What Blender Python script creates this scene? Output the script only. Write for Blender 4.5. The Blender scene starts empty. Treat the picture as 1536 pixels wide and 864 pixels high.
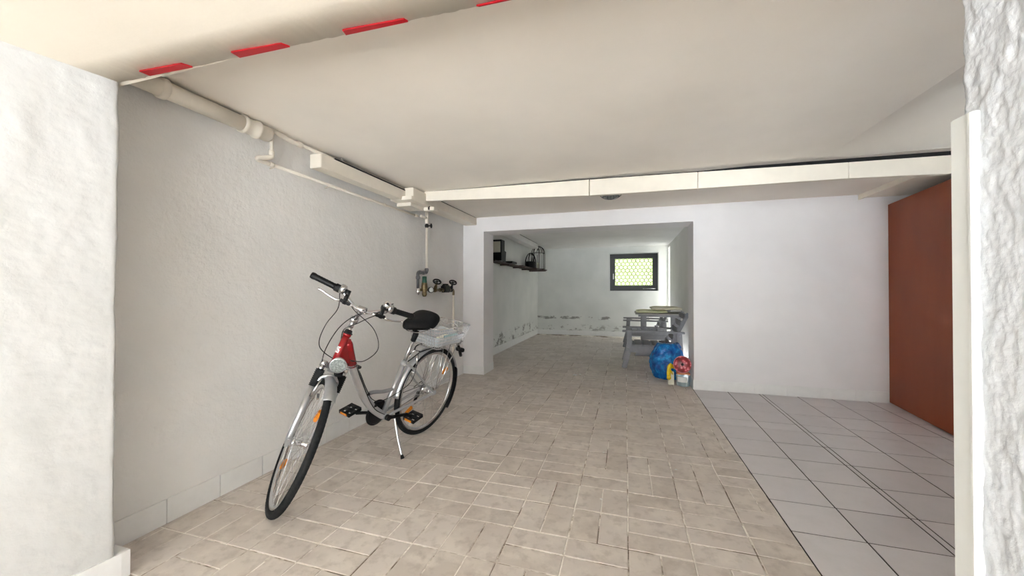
import bpy, bmesh, math, random
from mathutils import Vector, Matrix, noise
random.seed(7)
D=bpy.data; scene=bpy.context.scene; COL=scene.collection
PI=math.pi
sin,cos,R=math.sin,math.cos,math.radians

# ------------------------------------------------------------------ materials
def lin(c): return c/12.92 if c<=.04045 else ((c+.055)/1.055)**2.4
def srgb(r,g,b): return (lin(r/255),lin(g/255),lin(b/255),1)
def base(name,col,rough=.6,metal=0,spec=.5,**kw):
    m=D.materials.new(name); m.use_nodes=True; nt=m.node_tree; b=nt.nodes['Principled BSDF']
    b.inputs['Base Color'].default_value=col; b.inputs['Roughness'].default_value=rough
    b.inputs['Metallic'].default_value=metal; b.inputs['Specular IOR Level'].default_value=spec
    for k,v in kw.items(): b.inputs[k].default_value=v
    return m,nt,b
def nn(nt,t,**kw):
    n=nt.nodes.new(t)
    for k,v in kw.items(): setattr(n,k,v)
    return n
def coords(nt,scale=(1,1,1)):
    tc=nn(nt,'ShaderNodeTexCoord'); mp=nn(nt,'ShaderNodeMapping'); mp.inputs['Scale'].default_value=scale
    nt.links.new(tc.outputs['Object'],mp.inputs['Vector']); return mp.outputs['Vector']
def noise_n(nt,vec,scale,detail=4,rough=.55):
    n=nn(nt,'ShaderNodeTexNoise'); n.inputs['Scale'].default_value=scale; n.inputs['Detail'].default_value=detail
    n.inputs['Roughness'].default_value=rough; nt.links.new(vec,n.inputs['Vector']); return n.outputs['Fac']
def ramp(nt,fac,stops):
    r=nn(nt,'ShaderNodeValToRGB'); e=r.color_ramp.elements
    while len(e)<len(stops): e.new(.5)
    for el,(p,c) in zip(e,stops): el.position=p; el.color=c if len(c)==4 else (*c,1)
    nt.links.new(fac,r.inputs['Fac']); return r.outputs['Color']
def mathn(nt,op,a,b=None,c=None,clamp=False):
    n=nn(nt,'ShaderNodeMath',operation=op); n.use_clamp=clamp
    for i,v in enumerate((a,b,c)):
        if v is None: continue
        if isinstance(v,(int,float)): n.inputs[i].default_value=v
        else: nt.links.new(v,n.inputs[i])
    return n.outputs[0]
def mixc(nt,fac,a,b):
    n=nn(nt,'ShaderNodeMix',data_type='RGBA')
    for i,v in ((0,fac),(6,a),(7,b)):
        if isinstance(v,(int,float)): n.inputs[i].default_value=v
        elif isinstance(v,tuple): n.inputs[i].default_value=v
        else: nt.links.new(v,n.inputs[i])
    return n.outputs[2]
def bump(nt,b,h,strength,dist):
    n=nn(nt,'ShaderNodeBump'); n.inputs['Strength'].default_value=strength; n.inputs['Distance'].default_value=dist
    nt.links.new(h,n.inputs['Height']); nt.links.new(n.outputs['Normal'],b.inputs['Normal'])
def plaster(name,col,col2,bs=.5,bd=.004,sc=9,rough=.85):
    m,nt,b=base(name,col,rough,0,.2); v=coords(nt)
    n1=noise_n(nt,v,1.7,3); n2=noise_n(nt,v,sc,6,.6); n3=noise_n(nt,v,sc*6,3,.6)
    nt.links.new(ramp(nt,n1,[(.35,col2),(.62,col)]),b.inputs['Base Color'])
    h=mathn(nt,'ADD',n2,mathn(nt,'MULTIPLY',n3,.3)); bump(nt,b,h,bs,bd); return m
def painted(name,col,rough=.5,metal=0,var=.06,sc=14,bs=.15,bd=.001,**kw):
    m,nt,b=base(name,col,rough,metal,.5,**kw); v=coords(nt); n=noise_n(nt,v,sc,4)
    c2=tuple(min(1,x*(1-var*2)) for x in col[:3])+(1,)
    nt.links.new(ramp(nt,n,[(.3,c2),(.7,col)]),b.inputs['Base Color'])
    bump(nt,b,noise_n(nt,v,sc*4,3),bs,bd)
    return m
M={}
M['wall']=plaster('white_rough_plaster',srgb(233,232,230),srgb(226,225,223),.9,.008,7)
M['wall_right']=plaster('white_smooth_plaster',srgb(236,234,235),srgb(230,228,229),.35,.004,6)
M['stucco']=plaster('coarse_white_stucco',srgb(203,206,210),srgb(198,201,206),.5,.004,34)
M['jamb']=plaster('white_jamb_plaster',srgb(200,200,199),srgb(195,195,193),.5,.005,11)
M['ceil']=plaster('cream_ceiling_paint',srgb(240,234,225),srgb(235,229,220),.3,.003,5)
M['soffit']=plaster('cream_lintel_paint',srgb(228,220,206),srgb(222,214,200),.3,.004,8)
M['pipe']=painted('cream_pipe_paint',srgb(230,223,210),.5,0,.03)
M['casing']=painted('cream_casing_paint',srgb(234,227,214),.65,0,.03,9,.3,.003)
M['skirt']=painted('white_skirting',srgb(234,234,233),.55,0,.03)
M['facade']=plaster('facade_plaster',srgb(225,220,210),srgb(215,210,200))
M['red']=painted('red_stripe_paint',srgb(158,4,20),.45,0,.08,30)
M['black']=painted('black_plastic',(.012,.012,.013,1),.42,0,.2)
M['rubber']=painted('black_rubber',(.018,.019,.02,1),.75,0,.3,60,.5,.002)
M['silver']=painted('silver_paint',(.56,.57,.59,1),.3,.75,.05)
M['alu']=painted('brushed_aluminium',(.68,.68,.69,1),.25,1,.05)
M['chrome']=painted('polished_metal',(.8,.8,.81,1),.12,1,.03)
M['greyframe']=painted('grey_frame_paint',(.33,.335,.35,1),.35,.5,.05)
M['redpaint']=painted('red_frame_paint',(.36,.008,.012,1),.22,.3,.08,**{'Coat Weight':.6})
M['whitedecal']=painted('white_decal',(.75,.75,.76,1),.4)
M['amber']=painted('amber_reflector',(.85,.28,.015,1),.25,0,.2,90,**{'Coat Weight':.5})
M['lens']=painted('clear_lamp_lens',(.50,.55,.53,1),.28,.75,.35,120,.8,.004)
M['fabric']=painted('black_saddle_fabric',(.008,.008,.009,1),.7,0,.3,50,.5,.002)
M['graypvc']=painted('galvanised_grey',(.17,.17,.18,1),.35,.5,.1)
M['brass']=painted('dull_brass',(.25,.19,.10,1),.35,.8,.3,40)
M['dkgreen']=painted('dark_green_plastic',(.01,.10,.06,1),.4)
M['wood_gray']=painted('grey_painted_wood',srgb(138,138,142),.6,0,.08,20,.4,.002)
M['tabletop']=painted('weathered_table_slats',srgb(158,155,150),.6,0,.08,20,.4,.002)
M['cushion']=painted('pale_green_cushion',srgb(226,226,188),.9,0,.06,40,.5,.003)
M['cushion2']=painted('beige_cushion',srgb(220,214,192),.9,0,.06,40,.5,.003)
M['shelf']=painted('reddish_brown_board',srgb(64,40,34),.6,0,.15,20)
M['winframe']=painted('black_window_frame',(.008,.008,.008,1),.4)
M['dark']=painted('recess_shade',srgb(60,52,48),.8)  # dark colour stands in for shade behind the orange door and in the slot
M['carton']=painted('white_carton',srgb(225,224,205),.6)
M['yellow']=painted('yellow_rubber',srgb(235,205,20),.45,0,.1,60)
M['trimwhite']=painted('white_door_seal',srgb(218,220,218),.4,0,.02)
M['concrete']=plaster('pale_driveway_concrete',srgb(205,205,204),srgb(196,196,195))
# orange door
def m_orange():
    m,nt,b=base('rust_orange_paint',srgb(142,66,30),.5,0,.4); v=coords(nt,(1,1,.3))
    nt.links.new(ramp(nt,noise_n(nt,v,4,4),[(.3,srgb(136,62,28)),(.7,srgb(148,70,32))]),b.inputs['Base Color'])
    bump(nt,b,noise_n(nt,v,60,3),.1,.001); return m
M['orange']=m_orange()
# brick pavers : per-paver tone + worn, smeared cement film
def m_paver():
    m,nt,b=base('worn_clay_paver',(.4,.35,.3,1),.62,0,.35); v=coords(nt)
    at=nn(nt,'ShaderNodeAttribute',attribute_name='tone'); t=at.outputs['Fac']
    c=ramp(nt,t,[(0,srgb(196,187,179)),(.5,srgb(205,196,189)),(1,srgb(211,203,197))])
    n1=noise_n(nt,v,5.5,7,.62); n2=noise_n(nt,v,16,6,.6); n3=noise_n(nt,v,1.1,3)
    m1=ramp(nt,n1,[(.47,(0,0,0)),(.60,(1,1,1))])
    c=mixc(nt,mathn(nt,'MULTIPLY',m1,.6),c,srgb(222,214,205))
    m2=ramp(nt,n2,[(.50,(0,0,0)),(.66,(1,1,1))])
    c=mixc(nt,mathn(nt,'MULTIPLY',m2,.42),c,srgb(162,151,143))
    m3=ramp(nt,n3,[(.42,(0,0,0)),(.62,(1,1,1))])
    c=mixc(nt,mathn(nt,'MULTIPLY',m3,.22),c,srgb(178,167,158))
    nt.links.new(c,b.inputs['Base Color'])
    bump(nt,b,mathn(nt,'ADD',n2,n1),.25,.003); return m
M['paver']=m_paver()
def m_mortar():
    m,nt,b=base('paver_joint_mortar',(.5,.45,.4,1),.9,0,.1); v=coords(nt); n=noise_n(nt,v,3.2,5,.7)
    nt.links.new(ramp(nt,n,[(.40,srgb(120,108,97)),(.46,srgb(180,169,157)),(.53,srgb(240,235,227))]),b.inputs['Base Color']); return m
M['mortar']=m_mortar()
def m_tile():
    m,nt,b=base('grey_floor_tile',(.6,.6,.6,1),.28,0,.5); v=coords(nt)
    at=nn(nt,'ShaderNodeAttribute',attribute_name='tone')
    c=ramp(nt,at.outputs['Fac'],[(0,srgb(203,198,199)),(1,srgb(212,208,209))])
    c=mixc(nt,mathn(nt,'MULTIPLY',ramp(nt,noise_n(nt,v,7,7,.7),[(.45,(0,0,0)),(.7,(1,1,1))]),.25),c,srgb(178,175,172))
    nt.links.new(c,b.inputs['Base Color']); return m
M['tile']=m_tile()
M['grout']=painted('dark_tile_grout',srgb(58,50,46),.9)
# damp rear wall
def m_damp(name,horizontal):
    m=plaster(name,srgb(226,227,224),srgb(216,218,215),.4,.004,7); nt=m.node_tree; b=nt.nodes['Principled BSDF']
    old=b.inputs['Base Color'].links[0].from_socket
    tc=nn(nt,'ShaderNodeTexCoord'); sp=nn(nt,'ShaderNodeSeparateXYZ'); nt.links.new(tc.outputs['Object'],sp.inputs[0])
    ax=sp.outputs['X'] if horizontal else sp.outputs['Y']
    cx=nn(nt,'ShaderNodeCombineXYZ'); nt.links.new(ax,cx.inputs[0])
    wob=noise_n(nt,cx.outputs[0],2.6,4,.6)
    def band(z0,amp,w,thr,sc):
        zc=mathn(nt,'ADD',mathn(nt,'MULTIPLY',mathn(nt,'SUBTRACT',wob,.5),amp),z0)
        d=mathn(nt,'ABSOLUTE',mathn(nt,'SUBTRACT',sp.outputs['Z'],zc))
        k=mathn(nt,'SUBTRACT',1.0,mathn(nt,'DIVIDE',d,w),None,True)
        n=noise_n(nt,coords(nt,(1,1,1.8)),sc,5,.65)
        g=ramp(nt,n,[(thr,(0,0,0)),(thr+.06,(1,1,1))])
        return mathn(nt,'MULTIPLY',ramp(nt,k,[(.05,(0,0,0)),(.5,(1,1,1))]),g)
    if horizontal:
        a=band(.455,.12,.05,.50,3.1); c=band(.17,.06,.13,.54,5.0)
    else:
        a=band(.24,.18,.16,.53,3.6); c=band(.14,.05,.08,.55,5.0)
    fac=mathn(nt,'MAXIMUM',mathn(nt,'MULTIPLY',a,.8),mathn(nt,'MULTIPLY',c,.55))
    nt.links.new(mixc(nt,fac,old,srgb(118,116,112)),b.inputs['Base Color']); return m
M['damp']=m_damp('damp_stained_plaster',True); M['damp2']=m_damp('damp_stained_side_plaster',False)
def m_clear(name,col,rough=.1,alpha=.35):
    m,nt,b=base(name,col,rough,0,.5); b.inputs['Alpha'].default_value=alpha; return m
M['film']=m_clear('clear_plastic_bag',(.72,.80,.88,1),.10,.34)
M['jar']=m_clear('clear_plastic_tub',(.55,.68,.70,1),.08,.45)
M['pane']=m_clear('window_glass',(.9,.95,.92,1),.02,.06)
def m_bluebag():
    m,nt,b=base('blue_plastic_bag',(.0,.13,.5,1),.25,0,.6); v=coords(nt); n=noise_n(nt,v,14,5,.6)
    nt.links.new(ramp(nt,n,[(.35,(.0,.06,.30,1)),(.55,(.0,.17,.55,1)),(.68,(.02,.40,.80,1))]),b.inputs['Base Color'])
    bump(nt,b,noise_n(nt,v,20,5),.9,.02); return m
M['bluebag']=m_bluebag()
def m_floral():
    m,nt,b=base('red_floral_tin',(.4,.03,.05,1),.3,0,.5); v=coords(nt)
    vo=nn(nt,'ShaderNodeTexVoronoi'); vo.inputs['Scale'].default_value=24; nt.links.new(v,vo.inputs['Vector'])
    nt.links.new(ramp(nt,vo.outputs['Distance'],[(.0,srgb(240,190,195)),(.28,srgb(215,90,105)),(.42,srgb(150,25,35)),(.8,srgb(110,18,22))]),b.inputs['Base Color']); return m
M['floral']=m_floral()
for k_ in ('fabric','rubber','black'): M[k_].node_tree.nodes['Principled BSDF'].inputs['Specular IOR Level'].default_value=.22
def m_grass():
    m,nt,b=base('sunlit_grass',(.5,.62,.18,1),.9,0,.1); v=coords(nt); n=noise_n(nt,v,3,7,.65)
    nt.links.new(ramp(nt,n,[(.3,(.030,.040,.012,1)),(.7,(.050,.058,.022,1))]),b.inputs['Base Color']); bump(nt,b,n,.8,.05); return m
M['grass']=m_grass()
M['leaf']=painted('bright_hedge_leaf',(.55,.72,.22,1),.7,0,.15,8)

# ------------------------------------------------------------------ mesh helpers
class MB:
    def __init__(s): s.v=[]; s.f=[]; s.sm=[]; s.tone=[]
    def add(s,vs,fs,smooth=False,tone=0):
        o=len(s.v); s.v+= [tuple(v) for v in vs]; s.f+=[tuple(i+o for i in f) for f in fs]
        s.sm+=[smooth]*len(fs); s.tone+=[tone]*len(fs); return s
    def box(s,x0,x1,y0,y1,z0,z1,bev=0,tone=0,mat=None):
        if bev<=0:
            vs=[(x,y,z) for x in(x0,x1) for y in(y0,y1) for z in(z0,z1)]
            fs=[(0,1,3,2),(4,6,7,5),(0,4,5,1),(2,3,7,6),(0,2,6,4),(1,5,7,3)]
        else:
            bm=bmesh.new(); bmesh.ops.create_cube(bm,size=1)
            for v in bm.verts: v.co=((x0+x1)/2+v.co.x*(x1-x0),(y0+y1)/2+v.co.y*(y1-y0),(z0+z1)/2+v.co.z*(z1-z0))
            bmesh.ops.bevel(bm,geom=bm.edges[:],offset=bev,segments=2,affect='EDGES')
            vs=[v.co.copy() for v in bm.verts]; fs=[[v.index for v in f.verts] for f in bm.faces]; bm.free()
        if mat: vs=[mat@Vector(v) for v in vs]
        return s.add(vs,fs,False,tone)
    def bar(s,a,b,w,h,up=(0,0,1),bev=0):
        a,b=Vector(a),Vector(b); d=b-a; L=d.length; d.normalize(); u=Vector(up)
        sd=d.cross(u); 
        if sd.length<1e-4: sd=d.cross(Vector((1,0,0)))
        sd.normalize(); u=sd.cross(d)
        m=Matrix((( d.x,sd.x,u.x,a.x),(d.y,sd.y,u.y,a.y),(d.z,sd.z,u.z,a.z),(0,0,0,1)))
        return s.box(0,L,-w/2,w/2,-h/2,h/2,bev,0,m)
    def tube(s,pts,rad,seg=12,caps=True,closed=False,ell=None):
        P=[Vector(p) for p in pts]; n=len(P); rs=rad if isinstance(rad,(list,tuple)) else [rad]*n
        T=[]
        for i in range(n):
            if closed: t=P[(i+1)%n]-P[i-1]
            else: t=P[min(i+1,n-1)]-P[max(i-1,0)]
            T.append(t.normalized())
        a=Vector((0,0,1)) if abs(T[0].z)<.9 else Vector((0,1,0))
        U=(a-T[0]*a.dot(T[0])).normalized(); vs=[];fs=[]
        for i in range(n):
            U=(U-T[i]*U.dot(T[i])).normalized(); W=T[i].cross(U)
            eu,ew=(ell if ell else (1,1))
            for k in range(seg):
                an=2*PI*k/seg; vs.append(P[i]+U*(cos(an)*rs[i]*eu)+W*(sin(an)*rs[i]*ew))
        m=n if closed else n-1
        for i in range(m):
            for k in range(seg):
                j=(i+1)%n; fs.append((i*seg+k,i*seg+(k+1)%seg,j*seg+(k+1)%seg,j*seg+k))
        s.add(vs,fs,True)
        if caps and not closed:
            o=len(s.v)-n*seg
            s.f+=[tuple(o+k for k in reversed(range(seg))),tuple(o+(n-1)*seg+k for k in range(seg))]; s.sm+=[False]*2; s.tone+=[0]*2
        return s
    def lathe(s,prof,c=(0,0,0),axis=(0,0,1),seg=24,smooth=True):
        c=Vector(c); A=Vector(axis).normalized(); a=Vector((1,0,0)) if abs(A.x)<.9 else Vector((0,1,0))
        U=(a-A*a.dot(A)).normalized(); W=A.cross(U); vs=[];fs=[]; n=len(prof)
        for r,h in prof:
            for k in range(seg):
                an=2*PI*k/seg; vs.append(c+A*h+(U*cos(an)+W*sin(an))*max(r,1e-5))
        for i in range(n-1):
            for k in range(seg): fs.append((i*seg+k,i*seg+(k+1)%seg,(i+1)*seg+(k+1)%seg,(i+1)*seg+k))
        return s.add(vs,fs,smooth)
    def ball(s,c,r,seg=16,ring=10,rot=None):
        c=Vector(c); rx,ry,rz=r if isinstance(r,(tuple,list)) else (r,r,r); vs=[];fs=[]
        for i in range(ring+1):
            t=PI*i/ring
            for k in range(seg):
                p=2*PI*k/seg; q=Vector((rx*sin(t)*cos(p),ry*sin(t)*sin(p),rz*cos(t)))
                if rot: q=rot@q
                vs.append(c+q)
        for i in range(ring):
            for k in range(seg): fs.append((i*seg+k,(i+1)*seg+k,(i+1)*seg+(k+1)%seg,i*seg+(k+1)%seg))
        return s.add(vs,fs,True)
    def prism(s,poly,y0,y1):   # poly of (x,z), extruded in y
        n=len(poly); vs=[(x,y0,z) for x,z in poly]+[(x,y1,z) for x,z in poly]
        fs=[tuple(range(n)),tuple(reversed(range(n,2*n)))]+[(i,i+n,(i+1)%n+n,(i+1)%n) for i in range(n)]
        return s.add(vs,fs)
    def xf(s,m):
        s.v=[tuple(m@Vector(v)) for v in s.v]; return s
    def build(s,name,mat,parent=None,fix=True):
        me=D.meshes.new(name); me.from_pydata(s.v,[],s.f); me.materials.append(mat)
        if fix:
            bm=bmesh.new(); bm.from_mesh(me); bmesh.ops.recalc_face_normals(bm,faces=bm.faces); bm.to_mesh(me); bm.free()
        for p,q in zip(me.polygons,s.sm): p.use_smooth=q
        if any(s.tone):
            a=me.attributes.new('tone','FLOAT','FACE')
            for i,t in enumerate(s.tone): a.data[i].value=t
        o=D.objects.new(name,me); COL.objects.link(o)
        if parent: o.parent=parent
        return o
def crv(pts,n=8,closed=False):
    P=[Vector(p) for p in pts]; out=[]; L=len(P)
    rng=range(L) if closed else range(L-1)
    for i in rng:
        g=lambda k: P[k%L] if closed else P[max(0,min(L-1,k))]
        a,b,c,d=g(i-1),g(i),g(i+1),g(i+2)
        for k in range(n):
            t=k/n; out.append(.5*((2*b)+(c-a)*t+(2*a-5*b+4*c-d)*t*t+(3*b-a-3*c+d)*t**3))
    if not closed: out.append(P[-1])
    return out
def thing(name,label,cat,loc=(0,0,0),group=None):
    o=D.objects.new(name,None); COL.objects.link(o); o.location=loc; o.empty_display_size=.1
    o['label']=label; o['category']=cat
    if group: o['group']=group
    return o
def tag(o,label,cat,group=None):
    o['label']=label; o['category']=cat
    if group: o['group']=group
    return o
def struct(o,label=None,cat=None):
    o['kind']='structure'
    if label: o['label']=label
    if cat: o['category']=cat
    return o
def origin(o,p):
    """move a top-level mesh's origin to p keeping its geometry"""
    p=Vector(p)
    for v in o.data.vertices: v.co-=p
    o.location=p
    return o
def cpart(o,parent=None):
    c=o.copy(); COL.objects.link(c)
    if parent: c.parent=parent
    return c

# ------------------------------------------------------------------ dimensions
XL=-2.18; XLj=-1.931; XR=.655; YJ=1.0; YB=4.83; YB2=5.22; XO0=-1.872; XO1=.768
ZC=2.17; ZC2=2.25; ZS=1.98; ZO=1.975
XRL=-2.28; XRR=1.01; YR=9.93; ZR=2.29
XW=2.60; YF=-4.3; YG=.40
# ------------------------------------------------------------------ floor
def pavers():
    pm=MB(); g=.0024; bv=.003
    def paver(x0,x1,y0,y1):
        x1=min(x1,.757); 
        if x1-x0<.03: return
        z=random.uniform(-.0012,.0008); t=random.random(); t=.02+.98*t
        x0+=g*random.uniform(.5,1.5);x1-=g*random.uniform(.5,1.5);y0+=g*random.uniform(.5,1.5);y1-=g*random.uniform(.5,1.5)
        b=bv
        vs=[(x0,y0,-.01),(x1,y0,-.01),(x1,y1,-.01),(x0,y1,-.01),(x0,y0,z-.002),(x1,y0,z-.002),(x1,y1,z-.002),(x0,y1,z-.002),(x0+b,y0+b,z),(x1-b,y0+b,z),(x1-b,y1-b,z),(x0+b,y1-b,z)]
        fs=[(0,1,5,4),(1,2,6,5),(2,3,7,6),(3,0,4,7),(4,5,9,8),(5,6,10,9),(6,7,11,10),(7,4,8,11),(8,9,10,11)]
        pm.add(vs,fs,False,t)
    rows={1:'VHVVVVVHVVH',2:'VVHHVVVHVVH',3:'HVHHVVHHVVH',4:'HVVVHHVVHHH',5:'VHHVHHVVHHH',6:'VHVHHVHHVVV',7:'HVHHVHHVVVH',8:'HHVVHVHVHHH',9:'VHHVHHHHHVV',
          10:'HVVHHVHVHHV',11:'HHHVVHVHVHH'}
    for k in range(-21,36):
        y0=1.25+(k-2)*.2475+.0025*k; y0=1.0+k*.2475-.2475+.015
        y1=y0+.2475
        s=rows.get(k) or ''.join(random.choice('HHV') for _ in range(11))
        for c in range(-1,11):
            x0=.01+(c-8)*.2695; x1=x0+.2695
            ch=s[c] if c>=0 else 'V'
            if x1>.82: pass
            if ch=='V':
                m=(x0+x1)/2; paver(x0,m,y0,y1); paver(m,x1,y0,y1)
            else:
                m=(y0+y1)/2
                paver(x0,x1,y0,m); paver(x0,x1,m,y1)
    f=MB().box(-2.6,.758,YF,YR+.1,-.2,-.0028).build('floor',M['mortar']); struct(f)
    f2=pm.build('brick_paving',M['paver'],f)
pavers()
def tiles():
    tm=MB(); g=.0042
    xs=[.759,1.066,1.378,1.412,1.742,2.052,2.37,2.70]
    ys=[-4.3,-3.2,-2.0,-1.0,0,.3,.6,.905,1.21,1.515,1.82,2.12,2.41,2.716,3.023,3.326,3.637,3.815,4.13,4.47,4.80,4.95]
    xx=lambda x,y:x+(0 if x<.8 else .022*(y-2.4))
    for i in range(len(xs)-1):
        for j in range(len(ys)-1):
            x0,x1,y0,y1=xs[i],xs[i+1],ys[j],ys[j+1]; z=random.uniform(-.0006,.0006); t=.02+.98*random.random()
            q=[(xx(x0,y0)+g,y0+g),(xx(x1,y0)-g,y0+g),(xx(x1,y1)-g,y1-g),(xx(x0,y1)+g,y1-g)]
            vs=[(x,y,-.01) for x,y in q]+[(x,y,z) for x,y in q]
            tm.add(vs,[(0,1,5,4),(1,2,6,5),(2,3,7,6),(3,0,4,7),(4,5,6,7)],False,t)
    f=MB().box(.758,3.0,YF,YB+.05,-.2,-.0022).build('floor',M['grout']); struct(f)
    tm.build('floor_tiles',M['tile'],f)
    MB().box(.757,.762,YF,YB,-.01,-.0008).build('edge_joint',M['grout'],f)
tiles()
# ------------------------------------------------------------------ walls
def wallgrid(name,mat,corners,nu,nv,amp,freq,parent=None,edge=0):
    """rough surface between 4 corners (a,b,c,d), displaced along its normal by real relief"""
    a,b,c,d=[Vector(p) for p in corners]; n=(b-a).cross(d-a).normalized(); vs=[];fs=[]
    for j in range(nv+1):
        for i in range(nu+1):
            u,v=i/nu,j/nv; p=a*(1-u)*(1-v)+b*u*(1-v)+c*u*v+d*(1-u)*v
            e=noise.fractal(p*freq,1,2,4)*amp
            vs.append(p+n*e)
    for j in range(nv):
        for i in range(nu): k=j*(nu+1)+i; fs.append((k,k+1,k+nu+2,k+nu+1))
    m=MB(); m.add(vs,fs,True); o=m.build(name,mat,parent,fix=False); return o
struct(MB().box(XL-.3,XL,.3,YB2,-.2,2.4).build('wall_left',M['wall']))
wb=MB()
wb.box(XL-.3,XO0,YB,YB2,-.2,2.45).box(XO1,3.0,YB,YB2,-.2,2.45).box(XO0,XO1,YB,YB2,ZO,2.45)
struct(wb.build('wall_back',M['wall_right']))
# rear room
struct(MB().box(XRL-.3,XRL,YB2,YR+.3,-.2,2.5).build('wall_rear_left',M['damp2']))
wx0,wx1,wz0,wz1=-.385,.785,1.165,2.115
wr=MB(); wr.box(XRL,wx0,YR,YR+.3,-.2,2.5).box(wx1,XRR+.3,YR,YR+.3,-.2,2.5).box(wx0,wx1,YR,YR+.3,-.2,wz0).box(wx0,wx1,YR,YR+.3,wz1,2.5)
struct(wr.build('wall_rear',M['damp']))
oy0,oy1,oz0,oz1=9.52,9.89,.05,2.22
wr=MB(); wr.box(XRR,XRR+.3,YB2,oy0,-.2,2.5).box(XRR,XRR+.3,oy1,YR,-.2,2.5).box(XRR,XRR+.3,oy0,oy1,oz1,2.5).box(XRR,XRR+.3,oy0,oy1,-.2,oz0)
struct(wr.build('wall_rear_right',M['wall']))
# ceilings
struct(MB().box(XL-.3,1.465,YJ-.02,YB2-.1,ZC,2.6).build('ceiling',M['ceil']))
struct(MB().box(1.465,3.0,3.43,YB2-.1,ZC,2.6).build('ceiling',M['ceil']))
m=MB(); vs=[];fs=[]; nu,nv=24,90
for j in range(nv+1):
    for i in range(nu+1):
        x=1.465+1.535*i/nu; y=YF+(3.44-YF)*j/nv; vs.append((x,y,2.17+.42*(x-1.465)*min(1.0,max(0,(3.44-y))/.7)))
for j in range(nv):
    for i in range(nu): k=j*(nu+1)+i; fs.append((k,k+1,k+nu+2,k+nu+1))
m.add(vs,fs,True); m.box(1.465,3.0,YF,3.44,2.85,3.1); struct(m.build('ceiling',M['ceil'],fix=False))
struct(MB().box(XRL-.3,XRR+.3,YB2,YR+.3,ZR,2.7).build('ceiling',M['wall']))
# front lintel / soffit and jambs

struct(MB().box(XLj-.6,1.47,YF,YJ-.012,ZS+.003,2.7).build('wall_front_top',M['soffit']))
# rough soffit skin with wandering inner edge
def soffit():
    m=MB(); vs=[];fs=[]; nu,nv=160,40
    for j in range(nv+1):
        for i in range(nu+1):
            x=XLj-.1+(XR+.2-XLj)*i/nu; v=j/nv
            yin=.967+.045*((x+1.93)/1.7)+.004*noise.noise(Vector((x*14,0,3)))+.004*noise.noise(Vector((x*40,0,9)))
            y=YF+(yin-YF)*v; z=ZS+.0025*noise.fractal(Vector((x*9,y*9,1)),1,2,3)
            vs.append((x,y,z))
    for j in range(nv):
        for i in range(nu): k=j*(nu+1)+i; fs.append((k,k+1,k+nu+2,k+nu+1))
    o=len(vs)
    for i in range(nu+1):
        p=vs[nv*(nu+1)+i]; vs.append((p[0],p[1]+.004,2.3))
    for i in range(nu): fs.append((nv*(nu+1)+i,nv*(nu+1)+i+1,o+i+1,o+i))
    m.add(vs,fs,True); return m.build('ceiling',M['soffit'],fix=True)
struct(soffit())
def jamb(name,mat,x,sx,y1,far,amp,freq,nu,nv):
    # lengthwise face (along Y), rounded rough corner, then return towards the side wall
    vs=[];fs=[]; prof=[]
    L=y1-YG
    for i in range(nu+1): 
        t=i/nu; prof.append((x(YG+L*t), YG+L*t, Vector((sx,0,0))))
    r=.012
    cx=x(y1)-sx*r; cy=y1
    for k in range(1,7):
        a=k/6*PI/2; prof.append((cx+sx*r*cos(a),cy+r*sin(a),Vector((sx*cos(a),sin(a),0))))
    for k in range(1,6):
        prof.append((cx+(far-cx)*k/5,cy+r,Vector((0,1,0))))
    n=len(prof)
    for j in range(nv+1):
        z=-.02+(2.3+.02)*j/nv
        for (px_,py_,nr) in prof:
            p=Vector((px_,py_,z)); e=amp*noise.fractal(Vector((px_*freq,py_*freq,z*freq*.7)),.9,2,5)+amp*1.2*noise.noise(Vector((0,0,z*7)))*(1 if py_>y1-.03 else .3)
            vs.append(p+nr*e)
    for j in range(nv):
        for i in range(n-1): k=j*n+i; fs.append((k,k+1,k+n+1,k+n))
    m=MB(); m.add(vs,fs,True); o=m.build(name,mat,fix=True); return struct(o)
xl=lambda y: XLj-.052*(1-(y-.686)/.28) if y<.966 else XLj
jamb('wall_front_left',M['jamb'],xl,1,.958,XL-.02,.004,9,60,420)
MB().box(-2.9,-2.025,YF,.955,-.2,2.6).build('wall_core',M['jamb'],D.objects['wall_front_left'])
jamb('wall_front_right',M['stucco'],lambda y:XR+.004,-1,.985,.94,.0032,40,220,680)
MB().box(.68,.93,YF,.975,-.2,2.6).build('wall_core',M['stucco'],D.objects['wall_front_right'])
# white door seal strip on right corner, up to 1.5 m
m=MB(); m.box(XR-.008,XR+.02,.955,1.006,.0,1.503,.002); m.box(XR-.012,XR,.953,.960,.0,1.50,.001)
struct(m.build('trim_1',M['trimwhite']))
# left jamb plinth
m=MB()
pts=[(-2.06,.60),(-1.983,.60),(-1.9375,.985),(-1.9375,1.013),(XL,1.013),(XL,.985)]
m.v=[(x,y,0) for x,y in pts]+[(x,y,.104) for x,y in pts]; n=len(pts)
m.f=[tuple(range(n)),tuple(range(n,2*n))]+[(i,(i+1)%n,(i+1)%n+n,i+n) for i in range(n)]; m.sm=[False]*len(m.f); m.tone=[0]*len(m.f)
m2=MB(); m2.v=[(x+ (.014 if x>-2.1 else 0),y,z) for x,y,z in m.v]; m2.f=m.f; m2.sm=m.sm; m2.tone=m.tone
struct(m2.build('baseboard_front_left',M['skirt']))
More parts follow.
